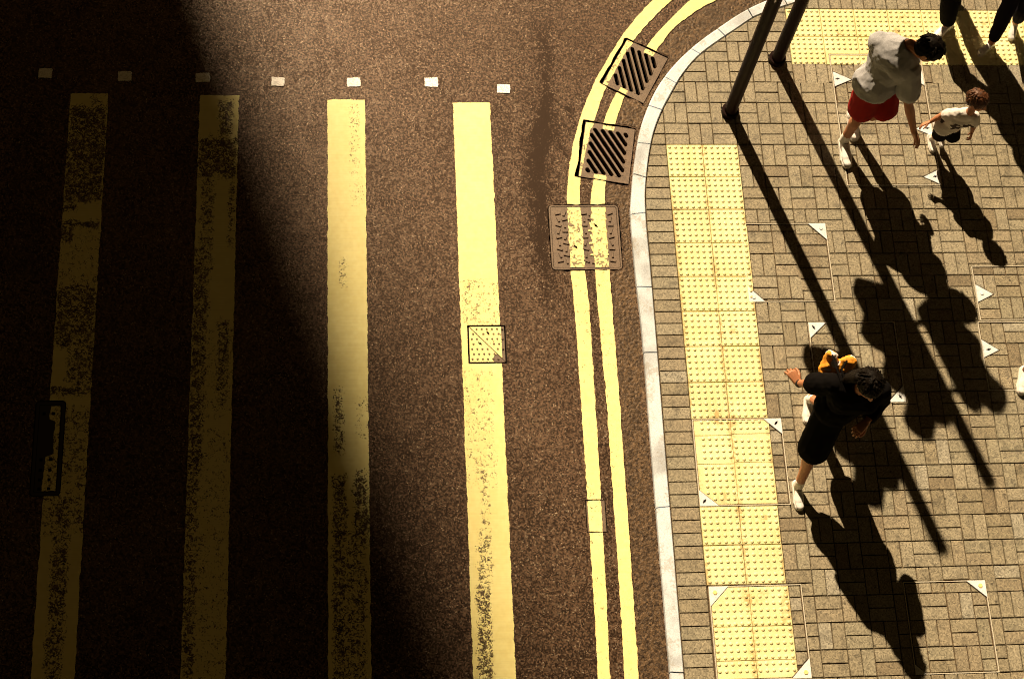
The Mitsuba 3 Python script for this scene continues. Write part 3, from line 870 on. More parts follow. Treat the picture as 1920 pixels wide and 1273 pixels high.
key = thing('slotted_cover', 'long iron cover with a row of square holes in the most worn stripe', 'utility cover')
put(child(key, 'gap'), sheet(SIDE_COVER.buffer(0.09), ZR - 0.05), 'pit_black')
ring = SIDE_COVER.difference(SIDE_COVER.buffer(-0.022))
put(child(key, 'frame'), extrude(ring, ZR - 0.05, ZR + 0.001), 'black_metal')
pl = SIDE_COVER.buffer(-0.026)
hs = unary_union([affinity.rotate(sbox(x - 0.012, y - 0.012, x + 0.012, y + 0.012), 0) for x in (-4.815, -4.885) for y in (-2.26, -2.62, -2.70, -2.775, -2.845)])
put(child(key, 'plate'), extrude(pl.difference(hs), ZR - 0.03, ZR - 0.001), 'black_metal')
bar = Polygon([(-4.865, -2.865), (-4.765, -2.865), (-4.765, -2.20), (-4.835, -2.20), (-4.845, -2.30), (-4.80, -2.32), (-4.80, -2.58), (-4.855, -2.60)])
put(child(key, 'paint'), sheet(ragged(list(bar.exterior.coords)[:-1], 0.012, 0.003, 99).intersection(pl.buffer(-0.004)).difference(hs), ZR + 0.003), 'stripe_paint')

# ------------------------------------------------------------------ the two signal posts
U = np.array([math.cos(SUN_AZ + math.pi), math.sin(SUN_AZ + math.pi)])     # away from the sun, along the shadows


def hull_of(pts, r):
    m = Manifold.batch_hull([Manifold.sphere(r, 12).translate(list(q)) for q in pts]).to_mesh()
    return trimesh.Trimesh(m.vert_properties[:, :3], m.tri_verts, process=False)


def post(bx, by, label, heads):
    key = thing('signal_post', label, 'traffic light')
    put(child(key, 'pole'), trimesh.creation.cylinder(0.054, segment=[[bx, by, -0.03], [bx, by, 3.52]], sections=36), 'post_paint', smooth=40)
    cap = trimesh.creation.icosphere(2, 0.056); cap.apply_scale([1, 1, 0.5]); cap.apply_translation([bx, by, 3.52])
    put(child(key, 'cap'), cap, 'post_paint', smooth=True)
    col = trimesh.creation.cylinder(0.072, segment=[[bx, by, -0.02], [bx, by, 0.045]], sections=32)
    put(child(key, 'base_collar'), col, 'post_paint', smooth=40)
    for k in range(3):
        q = 0.6 + k * 2.1
        bolt = trimesh.creation.cylinder(0.010, segment=[[bx + 0.071 * math.cos(q), by + 0.071 * math.sin(q), 0.02], [bx + 0.083 * math.cos(q), by + 0.083 * math.sin(q), 0.02]], sections=6)
        put(child(key, 'base_bolt'), bolt, 'black_metal')
    nvec = np.array([-U[1], U[0]])
    for (s0, s1, z0, z1, yaw, n) in heads:
        hk = child(key, 'signal_head')
        sc = 0.5 * (s0 + s1)
        ang = math.degrees(math.atan2(nvec[1], nvec[0])) + yaw
        w, hgt, dep = 0.32, z1 - z0, 0.17
        R = trimesh.transformations.rotation_matrix(math.radians(ang), [0, 0, 1])
        ctr = np.array([bx, by, 0.5 * (z0 + z1)]) + np.array([nvec[0], nvec[1], 0]) * sc

        def loc(m):
            m = m.copy(); m.apply_transform(R); m.apply_translation(ctr); return m
        rounded = hull_of([(sx * (w / 2 - 0.045), sy * (dep / 2 - 0.045), sz * (hgt / 2 - 0.045)) for sx in (-1, 1) for sy in (-1, 1) for sz in (-1, 1)], 0.045)
        put(hk, loc(rounded), 'black_metal', smooth=40)
        for i in range(n):
            z = hgt / 2 - hgt * (i + 0.5) / n
            lens = trimesh.creation.cylinder(0.10, 0.012, sections=24); lens.apply_transform(trimesh.transformations.rotation_matrix(math.pi / 2, [1, 0, 0])); lens.apply_translation([0, -dep / 2 - 0.006, z])
            put(child(hk, 'lens'), loc(lens), ['lens_red', 'lens_amber', 'lens_green'][i if n == 3 else i * 2], smooth=40)
            ring = [(0.115 * math.cos(t), 0.115 * math.sin(t)) for t in np.linspace(-0.3, math.pi + 0.3, 16)] + [(0.108 * math.cos(t), 0.108 * math.sin(t)) for t in np.linspace(math.pi + 0.3, -0.3, 16)]
            hood = extrude(Polygon(ring), 0, 0.19); hood.apply_transform(trimesh.transformations.rotation_matrix(math.pi / 2, [1, 0, 0])); hood.apply_translation([0, -dep / 2, z])
            put(child(hk, 'visor'), loc(hood), 'black_metal')
        for z in (hgt / 2 - 0.12, -hgt / 2 + 0.12):
            put(child(key, 'bracket'), tube([[bx, by, ctr[2] + z], [ctr[0], ctr[1], ctr[2] + z]], 0.022), 'black_metal', smooth=40)
    return key


post(0.562, 0.306, 'dark signal post nearer the kerb, its base beside plain bricks', [(-0.350, -0.050, 1.97, 2.97, -32, 3)])
post(1.018, 0.818, 'dark signal post beside the yellow tiles at the far corner', [(-0.300, -0.020, 1.93, 2.97, -36, 3), (0.110, 0.420, 2.18, 2.96, 24, 2)])

# ------------------------------------------------------------------ tower whose edge throws the broad shade over the left of the road
u3, n3 = -U, np.array([-0.9489, -0.3157])
E0 = np.array([-2.53, -1.30]) + u3 * 95.0
key = thing('office_tower', 'tall plain tower up the street whose shade covers the left stripes', 'building')
foot = Polygon([E0, E0 + n3 * 40, E0 + n3 * 40 + u3 * 28, E0 + u3 * 28])
put(child(key, 'wall'), extrude(foot, ZR - 0.01, 112), 'tower_wall')
put(child(key, 'roof'), extrude(foot.buffer(-1.0), 112.0, 113.2), 'tower_wall')
win = []
dirn = n3
nrm = -u3
for fl in range(30):
    for k in range(10):
        c0 = E0 + dirn * (1.0 + k * 3.9) + nrm * 0.06
        c1 = c0 + dirn * 3.0
        z0, z1 = 3.0 + fl * 3.6, 5.2 + fl * 3.6
        win.append(trimesh.Trimesh([[*c0, z0], [*c1, z0], [*c1, z1], [*c0, z1]], [[0, 1, 2], [0, 2, 3]], process=False))
wk = child(key, 'windows')
put(wk, trimesh.util.concatenate(win), 'tower_glass')
labels[wk] = {'kind': 'stuff'}

# ------------------------------------------------------------------ people
V = lambda *a: np.array(a, float)


def unit(v):
    v = np.asarray(v, float)
    return v / max(1e-9, np.linalg.norm(v))


def ball(c, r, n=16):
    return Manifold.sphere(float(r), n).translate([float(x) for x in c])


def ell(c, radii, axes=np.eye(3), n=20):
    """An ellipsoid with its half axes along the columns of axes."""
    M = np.column_stack([np.asarray(axes) * np.asarray(radii), np.asarray(c)])
    return Manifold.sphere(1.0, n).transform(M.tolist())


def hull(*ms):
    return Manifold.batch_hull(list(ms))


def chain(pts, rads):
    return [hull(ball(a, r), ball(b, s)) for a, b, r, s in zip(pts[:-1], pts[1:], rads[:-1], rads[1:])]


def join(ms):
    return Manifold.batch_boolean(list(ms), manifold3d.OpType.Add)


def finish(man, edge=0.012, it=8, fold=0.0, freq=14.0, seed=0, squash=None):
    man = man.refine_to_length(edge)
    m = man.to_mesh()
    t = trimesh.Trimesh(m.vert_properties[:, :3], m.tri_verts, process=True)
    if it:
        old = np.array(t.vertices)
        trimesh.smoothing.filter_taubin(t, lamb=0.5, nu=0.52, iterations=it)
        far_ = np.linalg.norm(t.vertices - old, axis=1) > 1.0 * edge
        t.vertices = np.where(far_[:, None], old, t.vertices)
    if fold:
        p = t.vertices * freq
        d = meshkit.fbm(p + seed * 7.7, 3) - 0.5
        ridge = 0.5 - np.abs(meshkit.noise(p * 0.8 + 3.3 + seed, 5) - 0.5) * 2
        t.vertices = t.vertices + t.vertex_normals * (d * 1.6 + ridge * 0.7)[:, None] * fold
    return t


def frame_of(up, fwd):
    u = unit(up); f = unit(np.asarray(fwd) - u * np.dot(fwd, u)); r = np.cross(f, u)
    return np.column_stack([r, f, u])          # right, forward, up


def head_parts(c, up, fwd, s=1.0):
    """Skull, jaw, nose, brow, ears and lips, as one piece; and the two eyes."""
    F = frame_of(up, fwd)
    at = lambda r, f, u: np.asarray(c) + s * (F @ V(r, f, u))
    skull = ell(at(0, -0.010, 0.030), [0.074 * s, 0.094 * s, 0.088 * s], F)
    jaw = hull(ell(at(0, 0.045, -0.045), [0.052 * s, 0.042 * s, 0.040 * s], F), ball(at(0, 0.066, -0.088), 0.020 * s), ball(at(-0.045, 0.0, -0.05), 0.022 * s), ball(at(0.045, 0.0, -0.05), 0.022 * s), ball(at(0, 0.05, 0.03), 0.045 * s))
    nose = hull(ball(at(0, 0.088, 0.012), 0.009 * s), ball(at(0, 0.108, -0.026), 0.012 * s), ball(at(-0.012, 0.092, -0.032), 0.008 * s), ball(at(0.012, 0.092, -0.032), 0.008 * s))
    brow = hull(ball(at(-0.035, 0.076, 0.022), 0.011 * s), ball(at(0.035, 0.076, 0.022), 0.011 * s))
    lips = hull(ball(at(-0.018, 0.082, -0.058), 0.007 * s), ball(at(0.018, 0.082, -0.058), 0.007 * s), ball(at(0, 0.088, -0.058), 0.009 * s))
    ears = [ell(at(k * 0.078, -0.010, -0.008), [0.010 * s, 0.020 * s, 0.032 * s], F) for k in (-1, 1)]
    eyes = join([ball(at(k * 0.030, 0.079, 0.002), 0.011 * s, 12) for k in (-1, 1)])
    return [skull, jaw, nose, brow, lips] + ears, eyes, F


def hair_cap(c, F, s=1.0, grow=0.011, low=-0.035, seed=0, tufts=0.006):
    at = lambda r, f, u: np.asarray(c) + s * (F @ V(r, f, u))
    g = grow * s
    cap = ell(at(0, -0.014, 0.034), [0.074 * s + g, 0.096 * s + g, 0.089 * s + g], F, 28)
    back = ell(at(0, -0.050, -0.010), [0.066 * s + g, 0.050 * s + g, 0.062 * s + g], F, 20)
    hair = cap + back
    # cut the face free: in front of and below the hairline
    cutter = Manifold.cube([0.4 * s, 0.4 * s, 0.4 * s], True)
    A = trimesh.transformations.rotation_matrix(math.radians(-38), F[:, 0])[:3, :3] @ F
    o = at(0, 0.215, -0.135)
    hair = hair - cutter.transform(np.column_stack([A, o]).tolist())
    lowcut = at(0, 0, low - 0.2 - 0.02)
    hair = hair - cutter.transform(np.column_stack([F, lowcut]).tolist())
    # locks combed out from the crown, so that the outline is uneven
    r_ = np.random.default_rng(seed + 11)
    locks = []
    crown = V(0, -0.045, 0.115)
    for k in range(150):
        u = r_.normal(size=3); u /= np.linalg.norm(u)
        if u[2] < -0.25 or (u[1] > 0.35 and u[2] < 0.45):
            continue
        q = V(0, -0.014, 0.034) + u * V(0.074 + grow, 0.096 + grow, 0.089 + grow) * r_.uniform(0.97, 1.02)
        flow = q - crown; flow -= u * np.dot(flow, u); flow = flow / (np.linalg.norm(flow) + 1e-6)
        L = r_.uniform(0.022, 0.042)
        q2 = q + flow * L + u * r_.uniform(-0.002, 0.008) + r_.normal(0, 0.004, 3)
        locks.append(hull(ball(at(*q), 0.0085 * s, 8), ball(at(*q2), 0.0035 * s, 8)))
    hair = join([hair] + locks)
    return finish(hair, 0.009 * s, 1, tufts * 0.6, 70.0 / s, seed)


def hand(wrist, d, n, s=1.0, curl=0.5, thumb=1, spread=1.0):
    """Palm, four unequal bent fingers and a thumb from the side of the palm. d: along the hand, n: the palm's side, thumb: +1 or -1."""
    d = unit(d); n = unit(np.asarray(n) - d * np.dot(n, d)); side = np.cross(d, n)
    at = lambda a, b, c: np.asarray(wrist) + s * (d * a + side * b + n * c)
    ks = [at(0.088, 0.030, 0), at(0.094, 0.010, -0.003), at(0.090, -0.010, -0.002), at(0.080, -0.028, 0.001)]
    out = [hull(ball(at(0, 0.014, 0), 0.020 * s), ball(at(0, -0.014, 0), 0.019 * s), *[ball(k, 0.0125 * s, 10) for k in ks])]
    for k, (root, L) in enumerate(zip(ks, (0.072, 0.080, 0.074, 0.058))):
        p, ang = root, 0.12
        fan = (1.5 - k) * 0.07 * spread
        pts, rr = [p], [0.0105 * s]
        for seg, share in enumerate((0.45, 0.31, 0.24)):
            ang += curl * (0.55 + 0.25 * seg) * (1 + 0.12 * (k - 1.5))
            dirv = unit(d * math.cos(ang) + n * math.sin(ang) + side * fan)
            p = p + dirv * L * share * s
            pts.append(p); rr.append((0.0095, 0.0085, 0.0072)[seg] * s)
        out += [hull(ball(a, ra, 10), ball(b, rb, 10)) for a, b, ra, rb in zip(pts[:-1], pts[1:], rr[:-1], rr[1:])]
    t0, t1 = at(0.022, thumb * 0.026, 0.006), at(0.052, thumb * 0.050, 0.020)
    t2, t3 = at(0.078, thumb * 0.056, 0.030), at(0.096, thumb * 0.052, 0.040)
    out += [hull(ball(t0, 0.015 * s, 10), ball(t1, 0.0115 * s, 10)), hull(ball(t1, 0.0115 * s, 10), ball(t2, 0.0100 * s, 10)), hull(ball(t2, 0.0100 * s, 10), ball(t3, 0.0082 * s, 10))]
    return out


def shoe(parent, heel, toe, mats=('white_leather', 'white_rubber', 'white_rubber', 'shoe_grey'), width=1.0, lift=0.0, label=None):
    """A trainer on the ground from heel to toe: upper, sole, laces and the dark opening."""
    heel, toe = np.asarray(heel, float), np.asarray(toe, float)
    L = np.linalg.norm(toe[:2] - heel[:2]); d = unit([*(toe - heel)[:2], 0]); r = np.cross(d, [0, 0, 1.0])
    pitch = math.atan2(toe[2] - heel[2], L)
    R = np.column_stack([d * math.cos(pitch) + V(0, 0, math.sin(pitch)), r, np.cross(r, d * math.cos(pitch) + V(0, 0, math.sin(pitch)))])
    k = L / 0.28
    at = lambda a, b, c: heel + R @ V(a * k, b * k * width, c * k)
    out = unary_union([Point(0.038, 0).buffer(0.036), Point(0.12, 0.002).buffer(0.036), Point(0.20, 0.006).buffer(0.047), Point(0.235, 0.004).buffer(0.043)])
    out = unary_union([out, Polygon([(0.038, -0.035), (0.20, -0.041), (0.20, 0.052), (0.12, 0.040), (0.038, 0.035)])]).buffer(0.01).buffer(-0.01)
    sole = block(np.array(shapely.geometry.polygon.orient(out.simplify(0.0015), 1).exterior.coords)[:-1], 0.0, 0.026, 0.004)
    v = sole.vertices
    sole.vertices = np.array([at(*q) for q in v])
    sk = child(parent, 'shoe')
    E = lambda a, b, c, ra, rb, rc: ell(at(a, b, c), [ra * k, rb * k * width, rc * k], R, 16)
    up = [hull(E(0.040, 0, 0.045, 0.033, 0.032, 0.034), E(0.055, 0, 0.085, 0.034, 0.030, 0.018)),
          hull(E(0.055, 0, 0.080, 0.034, 0.030, 0.020), E(0.115, 0, 0.062, 0.030, 0.033, 0.024), E(0.04, 0, 0.04, 0.033, 0.032, 0.025), E(0.12, 0, 0.036, 0.036, 0.034, 0.018)),
          hull(E(0.115, 0, 0.060, 0.03, 0.033, 0.022), E(0.190, 0.004, 0.040, 0.040, 0.042, 0.024)),
          hull(E(0.190, 0.004, 0.038, 0.04, 0.042, 0.022), E(0.238, 0.004, 0.034, 0.036, 0.036, 0.019))]
    upper = join(up)
    put(sk, finish(upper, 0.010, 4), mats[0], smooth=True)
    put(child(sk, 'sole'), sole, mats[1], smooth=25)
    lac = []
    for i in range(5):
        a = 0.098 + i * 0.018; z = 0.089 - i * 0.0078
        lac.append(tube([at(a, -0.016, z - 0.002), at(a + 0.004, 0, z + 0.003), at(a, 0.016, z - 0.002)], 0.0028 * k, 6))
    put(child(sk, 'laces'), trimesh.util.concatenate(lac), mats[3], smooth=40)
    col = hull(E(0.058, 0, 0.098, 0.027, 0.023, 0.008), E(0.062, 0, 0.104, 0.024, 0.020, 0.004))
    put(child(sk, 'collar'), finish(col, 0.012, 2), mats[2], smooth=True)
    if label:
        labels[sk] = {'label': label}
    return sk


def torso(pelvis, chest, neck, hipL, hipR, shL, shR, g=0.0, fwd=V(0, -1, 0), s=1.0, low=True, flat=1.0):
    """Trunk from hips to shoulders grown by g; fwd is where the chest faces."""
    w = unit(shR - shL)
    b = lambda c, r: ball(c, r * s + g, 18)
    ribs = chest - (neck - chest) * 0.15
    fwd = fwd * flat
    rc = 0.085 * (0.4 + 0.6 * flat)
    up = [hull(b(shL + (chest - shL) * 0.12, 0.050), b(shR + (chest - shR) * 0.12, 0.050), b(chest + fwd * 0.035 * s + w * 0.07 * s, rc), b(chest + fwd * 0.035 * s - w * 0.07 * s, rc), b(chest - fwd * 0.035 * s + w * 0.07 * s, rc), b(chest - fwd * 0.035 * s - w * 0.07 * s, rc), b(neck + (chest - neck) * 0.35, 0.055))]
    hw = unit(hipR - hipL)
    waist = pelvis + (chest - pelvis) * 0.42
    mid = [hull(b(ribs + w * 0.07 * s, 0.095), b(ribs - w * 0.07 * s, 0.095), b(waist + hw * 0.055 * s, 0.088), b(waist - hw * 0.055 * s, 0.088))]
    lo = [hull(b(waist + hw * 0.055 * s, 0.088), b(waist - hw * 0.055 * s, 0.088), b(pelvis + hw * 0.07 * s, 0.100), b(pelvis - hw * 0.07 * s, 0.100))]
    return up + mid + (lo if low else [])


def person(label, J, s=1.0, hands=None, shirt=None, lower=None, hair=None, shoes=None, socks=None, face=True, group=None):
    """J: joints. shirt/lower: (material, how far it reaches along the limb 0..2, looseness, label)."""
    key = thing('person', label, 'person', group)
    fwd = unit(J['fwd'])
    parts = torso(J['pelvis'], J['chest'], J['neck'], J['hipL'], J['hipR'], J['shL'], J['shR'], 0.0, fwd, s, flat=J.get('flat', 1.0))
    for sd in 'LR':
        parts += chain([J['hip' + sd], J['knee' + sd], J['ank' + sd]], [0.078 * s, 0.052 * s, 0.036 * s])
        kn, an = J['knee' + sd], J['ank' + sd]
        back = unit(np.cross(an - kn, np.cross(fwd, an - kn)))
        back = -fwd + unit(an - kn) * np.dot(fwd, unit(an - kn))
        parts += [hull(ball(kn + (an - kn) * 0.12, 0.046 * s), ball(kn + (an - kn) * 0.32 + back * 0.014 * s, 0.051 * s), ball(kn + (an - kn) * 0.65, 0.036 * s))]
        parts += [hull(ball(an, 0.036 * s), ball(an + V(0, 0, -0.03 * s), 0.034 * s))]
        parts += chain([J['sh' + sd], J['el' + sd], J['wr' + sd]], [0.048 * s, 0.037 * s, 0.025 * s])
        el, wr = J['el' + sd], J['wr' + sd]
        parts += [hull(ball(el + (wr - el) * 0.1, 0.036 * s), ball(el + (wr - el) * 0.3, 0.039 * s), ball(wr, 0.024 * s))]
        d, n, curl, th = (hands or {}).get(sd, (wr - el, fwd, 0.5, 1 if sd == 'L' else -1))
        parts += hand(wr + unit(d) * 0.012, d, n, s * 0.95, curl, th)
    parts += chain([J['chest'] + (J['neck'] - J['chest']) * 0.6, J['neck'], J['head'] - unit(J['hup']) * 0.05 * s], [0.062 * s, 0.054 * s, 0.052 * s])
    hp, eyes, F = head_parts(J['head'], J['hup'], J['hfwd'], s * J.get('hs', 1.0))
    parts += hp
    put(key + '__body', finish(join(parts), 0.0105, 4), 'skin', smooth=True)
    put(key + '__eyes', finish(eyes, 0.02, 0), 'eye_dark', smooth=True)
    if hair:
        put(key + '__hair', hair(J['head'], F, s * J.get('hs', 1.0)), J.get('hairmat', 'hair_black'), smooth=True)
    if shirt:
        mat, reach, loose, lab, *more = shirt
        reachL = more[0] if more else reach
        drape = 0.030 * s
        g = 0.016 * s + loose
        ps = torso(J['pelvis'] + (J['chest'] - J['pelvis']) * -0.02, J['chest'], J['neck'], J['hipL'], J['hipR'], J['shL'], J['shR'], g, fwd, s, flat=J.get('flat', 1.0))
        for sd in 'LR':
            a, e, w_ = J['sh' + sd], J['el' + sd], J['wr' + sd]
            pts, rr = [a], [0.052 * s + g]
            reach = reachL if sd == 'L' else shirt[1]
            pts.append(a + (e - a) * min(1, reach)); rr.append((0.048 if reach < 1 else 0.040) * s + g * (1.35 if reach < 1 else 1.0))
            if reach > 1:
                pts.append(e + (w_ - e) * (reach - 1)); rr.append(0.029 * s + g)
            ps += chain(pts, rr)
        m = join(ps)
        # open the neck and cut the hem and the cuffs square
        nk = unit(J['neck'] - J['chest'])
        m = m - hull(ball(J['neck'] + nk * 0.002, 0.060 * s), ball(J['neck'] + nk * 0.2, 0.13 * s))
        for sd in 'LR':
            a, e, w_ = J['sh' + sd], J['el' + sd], J['wr' + sd]
            reach = reachL if sd == 'L' else shirt[1]
            end, dr_ = (a + (e - a) * reach, unit(e - a)) if reach <= 1 else (e + (w_ - e) * (reach - 1), unit(w_ - e))
            m = m - hull(ball(end + dr_ * 0.040 * s, 0.030 * s + g * .4), ball(end + dr_ * 0.15 * s, 0.10 * s))
        hb = J['pelvis'] - (J['chest'] - J['pelvis']) * 0.30
        hw_ = unit(J['hipR'] - J['hipL']) * 0.068 * s
        wst = J['pelvis'] + (J['chest'] - J['pelvis']) * 0.42
        skirt = hull(ball(wst + hw_ * .8, 0.088 * s + g), ball(wst - hw_ * .8, 0.088 * s + g), ball(J['pelvis'] + hw_, 0.103 * s + g + drape), ball(J['pelvis'] - hw_, 0.103 * s + g + drape))
        slab_ = Manifold.cube([1.2, 1.2, 1.2], True).transform(np.column_stack([frame_of(J['chest'] - J['pelvis'], fwd), J['pelvis'] - unit(J['chest'] - J['pelvis']) * (0.6 + 0.050 * s)]).tolist())
        m = (m + skirt) - slab_
        put(key + '__shirt', finish(m, 0.011, 3, 0.0115 * s, 17 / s, 1), mat, smooth=True)
        if lab: labels[key + '__shirt'] = {'label': lab}
    if lower:
        mat, reach, loose, lab = lower
        g = 0.012 * s + loose
        hw = unit(J['hipR'] - J['hipL'])
        b = lambda c, r: ball(c, r * s + g, 18)
        up = J['pelvis'] + (J['chest'] - J['pelvis']) * 0.24
        ps = [hull(b(up + hw * 0.06 * s, 0.090), b(up - hw * 0.06 * s, 0.090), b(J['pelvis'] + hw * 0.07 * s, 0.100), b(J['pelvis'] - hw * 0.07 * s, 0.100), b(J['hipL'], 0.082), b(J['hipR'], 0.082))]
        for sd in 'LR':
            h, kn, an = J['hip' + sd], J['knee' + sd], J['ank' + sd]
            end = h + (kn - h) * min(1, reach)
            flare = 1.5 if reach < 1 else 1.0
            ps += chain([h, end], [0.080 * s + g, (0.080 - 0.028 * min(1, reach)) * s + g * flare])
            if reach > 1:
                e2 = kn + (an - kn) * (reach - 1)
                ps += chain([kn, kn + (an - kn) * 0.35 * (reach - 1), e2], [0.054 * s + g, 0.053 * s + g, 0.036 * s + g])
        put(key + '__' + ('shorts' if reach <= 1 else 'trousers'), finish(join(ps), 0.014, 4, 0.008 * s, 13 / s, 2), mat, smooth=True)
        if lab: labels[key + '__' + ('shorts' if reach <= 1 else 'trousers')] = {'label': lab}
    for sd in 'LR':
        if sd in (shoes or {}):
            h, t, *rest = shoes[sd]
            shoe(key, h, t, *rest)
            if socks:
                an = J['ank' + sd]
                top = an + unit(J['knee' + sd] - an) * socks[1]
                put(child(key, 'sock'), finish(join(chain([an + V(0, 0, -0.02), top], [0.042 * s, 0.040 * s])), 0.015, 2), socks[0], smooth=True)
    return key


# the man stooping toward the child
man = dict(fwd=V(0.55, 0.70, -0.15), hipL=V(1.615, 0.120, 0.85), hipR=V(1.480, 0.030, 0.85), pelvis=V(1.540, 0.070, 0.90), chest=V(1.588, 0.100, 1.18), neck=V(1.660, 0.105, 1.335),
           kneeR=V(1.513, 0.030, 0.47), ankR=V(1.481, 0.000, 0.10), kneeL=V(1.690, 0.010, 0.49), ankL=V(1.570, 0.215, 0.12),
           shR=V(1.690, -0.010, 1.17), elR=V(1.760, -0.105, 0.87), wrR=V(1.885, -0.200, 0.58), shL=V(1.455, 0.190, 1.24), elL=V(1.640, 0.290, 1.02), wrL=V(1.815, 0.130, 0.88),
           head=V(1.775, 0.035, 1.385), hup=V(0.55, -0.15, 0.80), hfwd=V(0.72, -0.35, -0.55))
person('man in grey shirt and red shorts stooping with one arm stretched toward the child', man, 1.0,
       hands={'R': (V(0.38, -0.30, -0.62), V(-0.6, -0.4, -0.2), 0.30, -1), 'L': (V(0.1, -0.2, -0.9), V(-0.5, 0.2, 0.1), 1.25, 1)},
       shirt=('grey_shirt', 0.66, 0.020, 'loose grey short sleeved shirt'), lower=('red_shorts', 0.80, 0.030, 'dark red shorts'),
       hair=lambda c, F, s: hair_cap(c, F, s, 0.014, -0.045, 1, 0.008),
       shoes={'R': (V(1.484, 0.060, 0), V(1.506, -0.232, 0)), 'L': (V(1.583, 0.318, 0.035), V(1.597, 0.022, 0.0))}, socks=('white_shirt', 0.05))

# the child
kid = dict(flat=0.45, fwd=V(0.45, -0.85, -0.05), hipL=V(2.288, -0.030, 0.385), hipR=V(2.215, -0.060, 0.385), pelvis=V(2.252, -0.030, 0.415), chest=V(2.288, -0.085, 0.605), neck=V(2.316, -0.105, 0.722),
           kneeR=V(2.238, -0.040, 0.23), ankR=V(2.247, 0.036, 0.06), kneeL=V(2.335, -0.075, 0.26), ankL=V(2.310, 0.035, 0.13),
           shR=V(2.225, -0.090, 0.665), elR=V(2.150, -0.030, 0.53), wrR=V(2.088, -0.042, 0.45), shL=V(2.365, -0.115, 0.665), elL=V(2.405, -0.125, 0.54), wrL=V(2.412, -0.145, 0.47),
           head=V(2.332, -0.085, 0.845), hup=V(0.1, -0.08, 0.99), hfwd=V(0.75, -0.60, -0.15), hs=1.36, hairmat='hair_brown')
person('toddler in white printed shirt and dark shorts toddling beside the stooping man', kid, 0.60,
       hands={'R': (V(-0.8, -0.1, -0.45), V(0, -0.5, -0.8), 0.5, 1), 'L': (V(0.1, -0.3, -0.9), V(-0.5, 0.2, 0.1), 0.7, 1)},
       shirt=('child_print', 0.62, 0.005, 'white shirt with dark print'), lower=('dark_cloth', 0.85, 0.014, None),
       hair=lambda c, F, s: hair_cap(c, F, s, 0.012, -0.06, 4, 0.011),
       shoes={'R': (V(2.243, 0.098, 0), V(2.253, -0.080, 0)), 'L': (V(2.305, 0.085, 0.085), V(2.318, -0.065, 0.055))}, socks=('white_shirt', 0.05))

# the woman in black
wom = dict(fwd=V(0.15, -0.97, -0.15), hipL=V(0.965, -2.560, 0.86), hipR=V(0.845, -2.640, 0.86), pelvis=V(0.905, -2.605, 0.91), chest=V(0.912, -2.650, 1.19), neck=V(0.915, -2.665, 1.345),
           kneeR=V(0.782, -2.825, 0.47), ankR=V(0.758, -2.965, 0.09), kneeL=V(0.975, -2.520, 0.46), ankL=V(0.925, -2.285, 0.12),
           shR=V(0.748, -2.610, 1.275), elR=V(0.665, -2.525, 1.06), wrR=V(0.600, -2.470, 0.93), shL=V(1.075, -2.655, 1.275), elL=V(1.155, -2.640, 1.03), wrL=V(1.030, -2.800, 1.02),
           head=V(0.930, -2.690, 1.465), hup=V(0.12, -0.30, 0.95), hfwd=V(0.2, -0.9, -0.35))


def long_hair(c, F, s):
    cap = hair_cap(c, F, s, 0.017, -0.075, 6, 0.009)
    at = lambda r, f, u: np.asarray(c) + s * (F @ V(r, f, u))
    fall = []
    for k in range(-5, 6):
        a = k * 0.16
        p0 = at(0.085 * math.sin(a * 1.5), -0.075 * math.cos(a) - 0.01, 0.0)
        p1 = at(0.100 * math.sin(a * 1.6), -0.095 * math.cos(a) - 0.005, -0.11)
        p2 = at(0.115 * math.sin(a * 1.6), -0.080 * math.cos(a) + 0.01, -0.22 - 0.02 * math.cos(k * 2.1))
        fall += chain([p0, p1, p2], [0.030 * s, 0.028 * s, 0.010 * s])
    m = finish(join(fall), 0.012, 3, 0.006, 50, 7)
    return trimesh.util.concatenate([cap, m])


person('person in black with white trainers striding across the bricks, one fist swung back', wom, 0.96,
       hands={'R': (V(-0.28, 0.45, 0.1), V(0.3, -0.1, -0.8), 1.2, -1), 'L': (V(-0.6, -0.5, 0.05), V(0, 0.2, -1), 0.9, 1)},
       shirt=('black_cloth', 0.92, 0.010, 'loose black top', 1.75), lower=('black_cloth', 0.95, 0.035, 'wide black shorts'), hair=long_hair,
       shoes={'R': (V(0.752, -2.905, 0), V(0.768, -3.150, 0)), 'L': (V(0.930, -2.225, 0.0), V(0.902, -2.465, 0.0))}, socks=('white_shirt', 0.035))
w0 = child('person_002', 'wrist_band')
put(w0, tube([wom['wrR'] + unit(wom['wrR'] - wom['elR']) * -0.012, wom['wrR'] + unit(wom['wrR'] - wom['elR']) * 0.004], 0.031, 16), 'shoe_black', smooth=40)

# the bag hanging at the back of the woman's shoulder
key = thing('shoulder_bag', 'orange and white patterned cloth bag hung behind the shoulder of the person in black', 'bag')
bc, ax = V(0.815, -2.410, 1.13), frame_of(V(0.30, 0.42, 0.85), V(0.3, 0.9, 0))
at = lambda r, f, u: bc + ax @ V(r, f, u)
sack = join([hull(ell(at(0, 0, -0.05), [0.085, 0.045, 0.09], ax), ell(at(-0.055, 0.01, 0.05), [0.04, 0.032, 0.05], ax)), hull(ell(at(0.02, 0, -0.03), [0.07, 0.045, 0.06], ax), ell(at(0.085, 0.0, 0.07), [0.042, 0.028, 0.05], ax))])
put(child(key, 'sack'), finish(sack, 0.009, 2, 0.024, 22, 9), 'orange_print', smooth=True)
for k, off in enumerate((-0.014, 0.016)):
    put(child(key, 'strap'), tube([at(-0.06 + 0.12 * k, 0, 0.08), V(0.775 + off, -2.53, 1.345), V(0.790 + off, -2.62, 1.358), V(0.80 + off, -2.68, 1.33)], 0.008, 8), 'black_cloth', smooth=40)

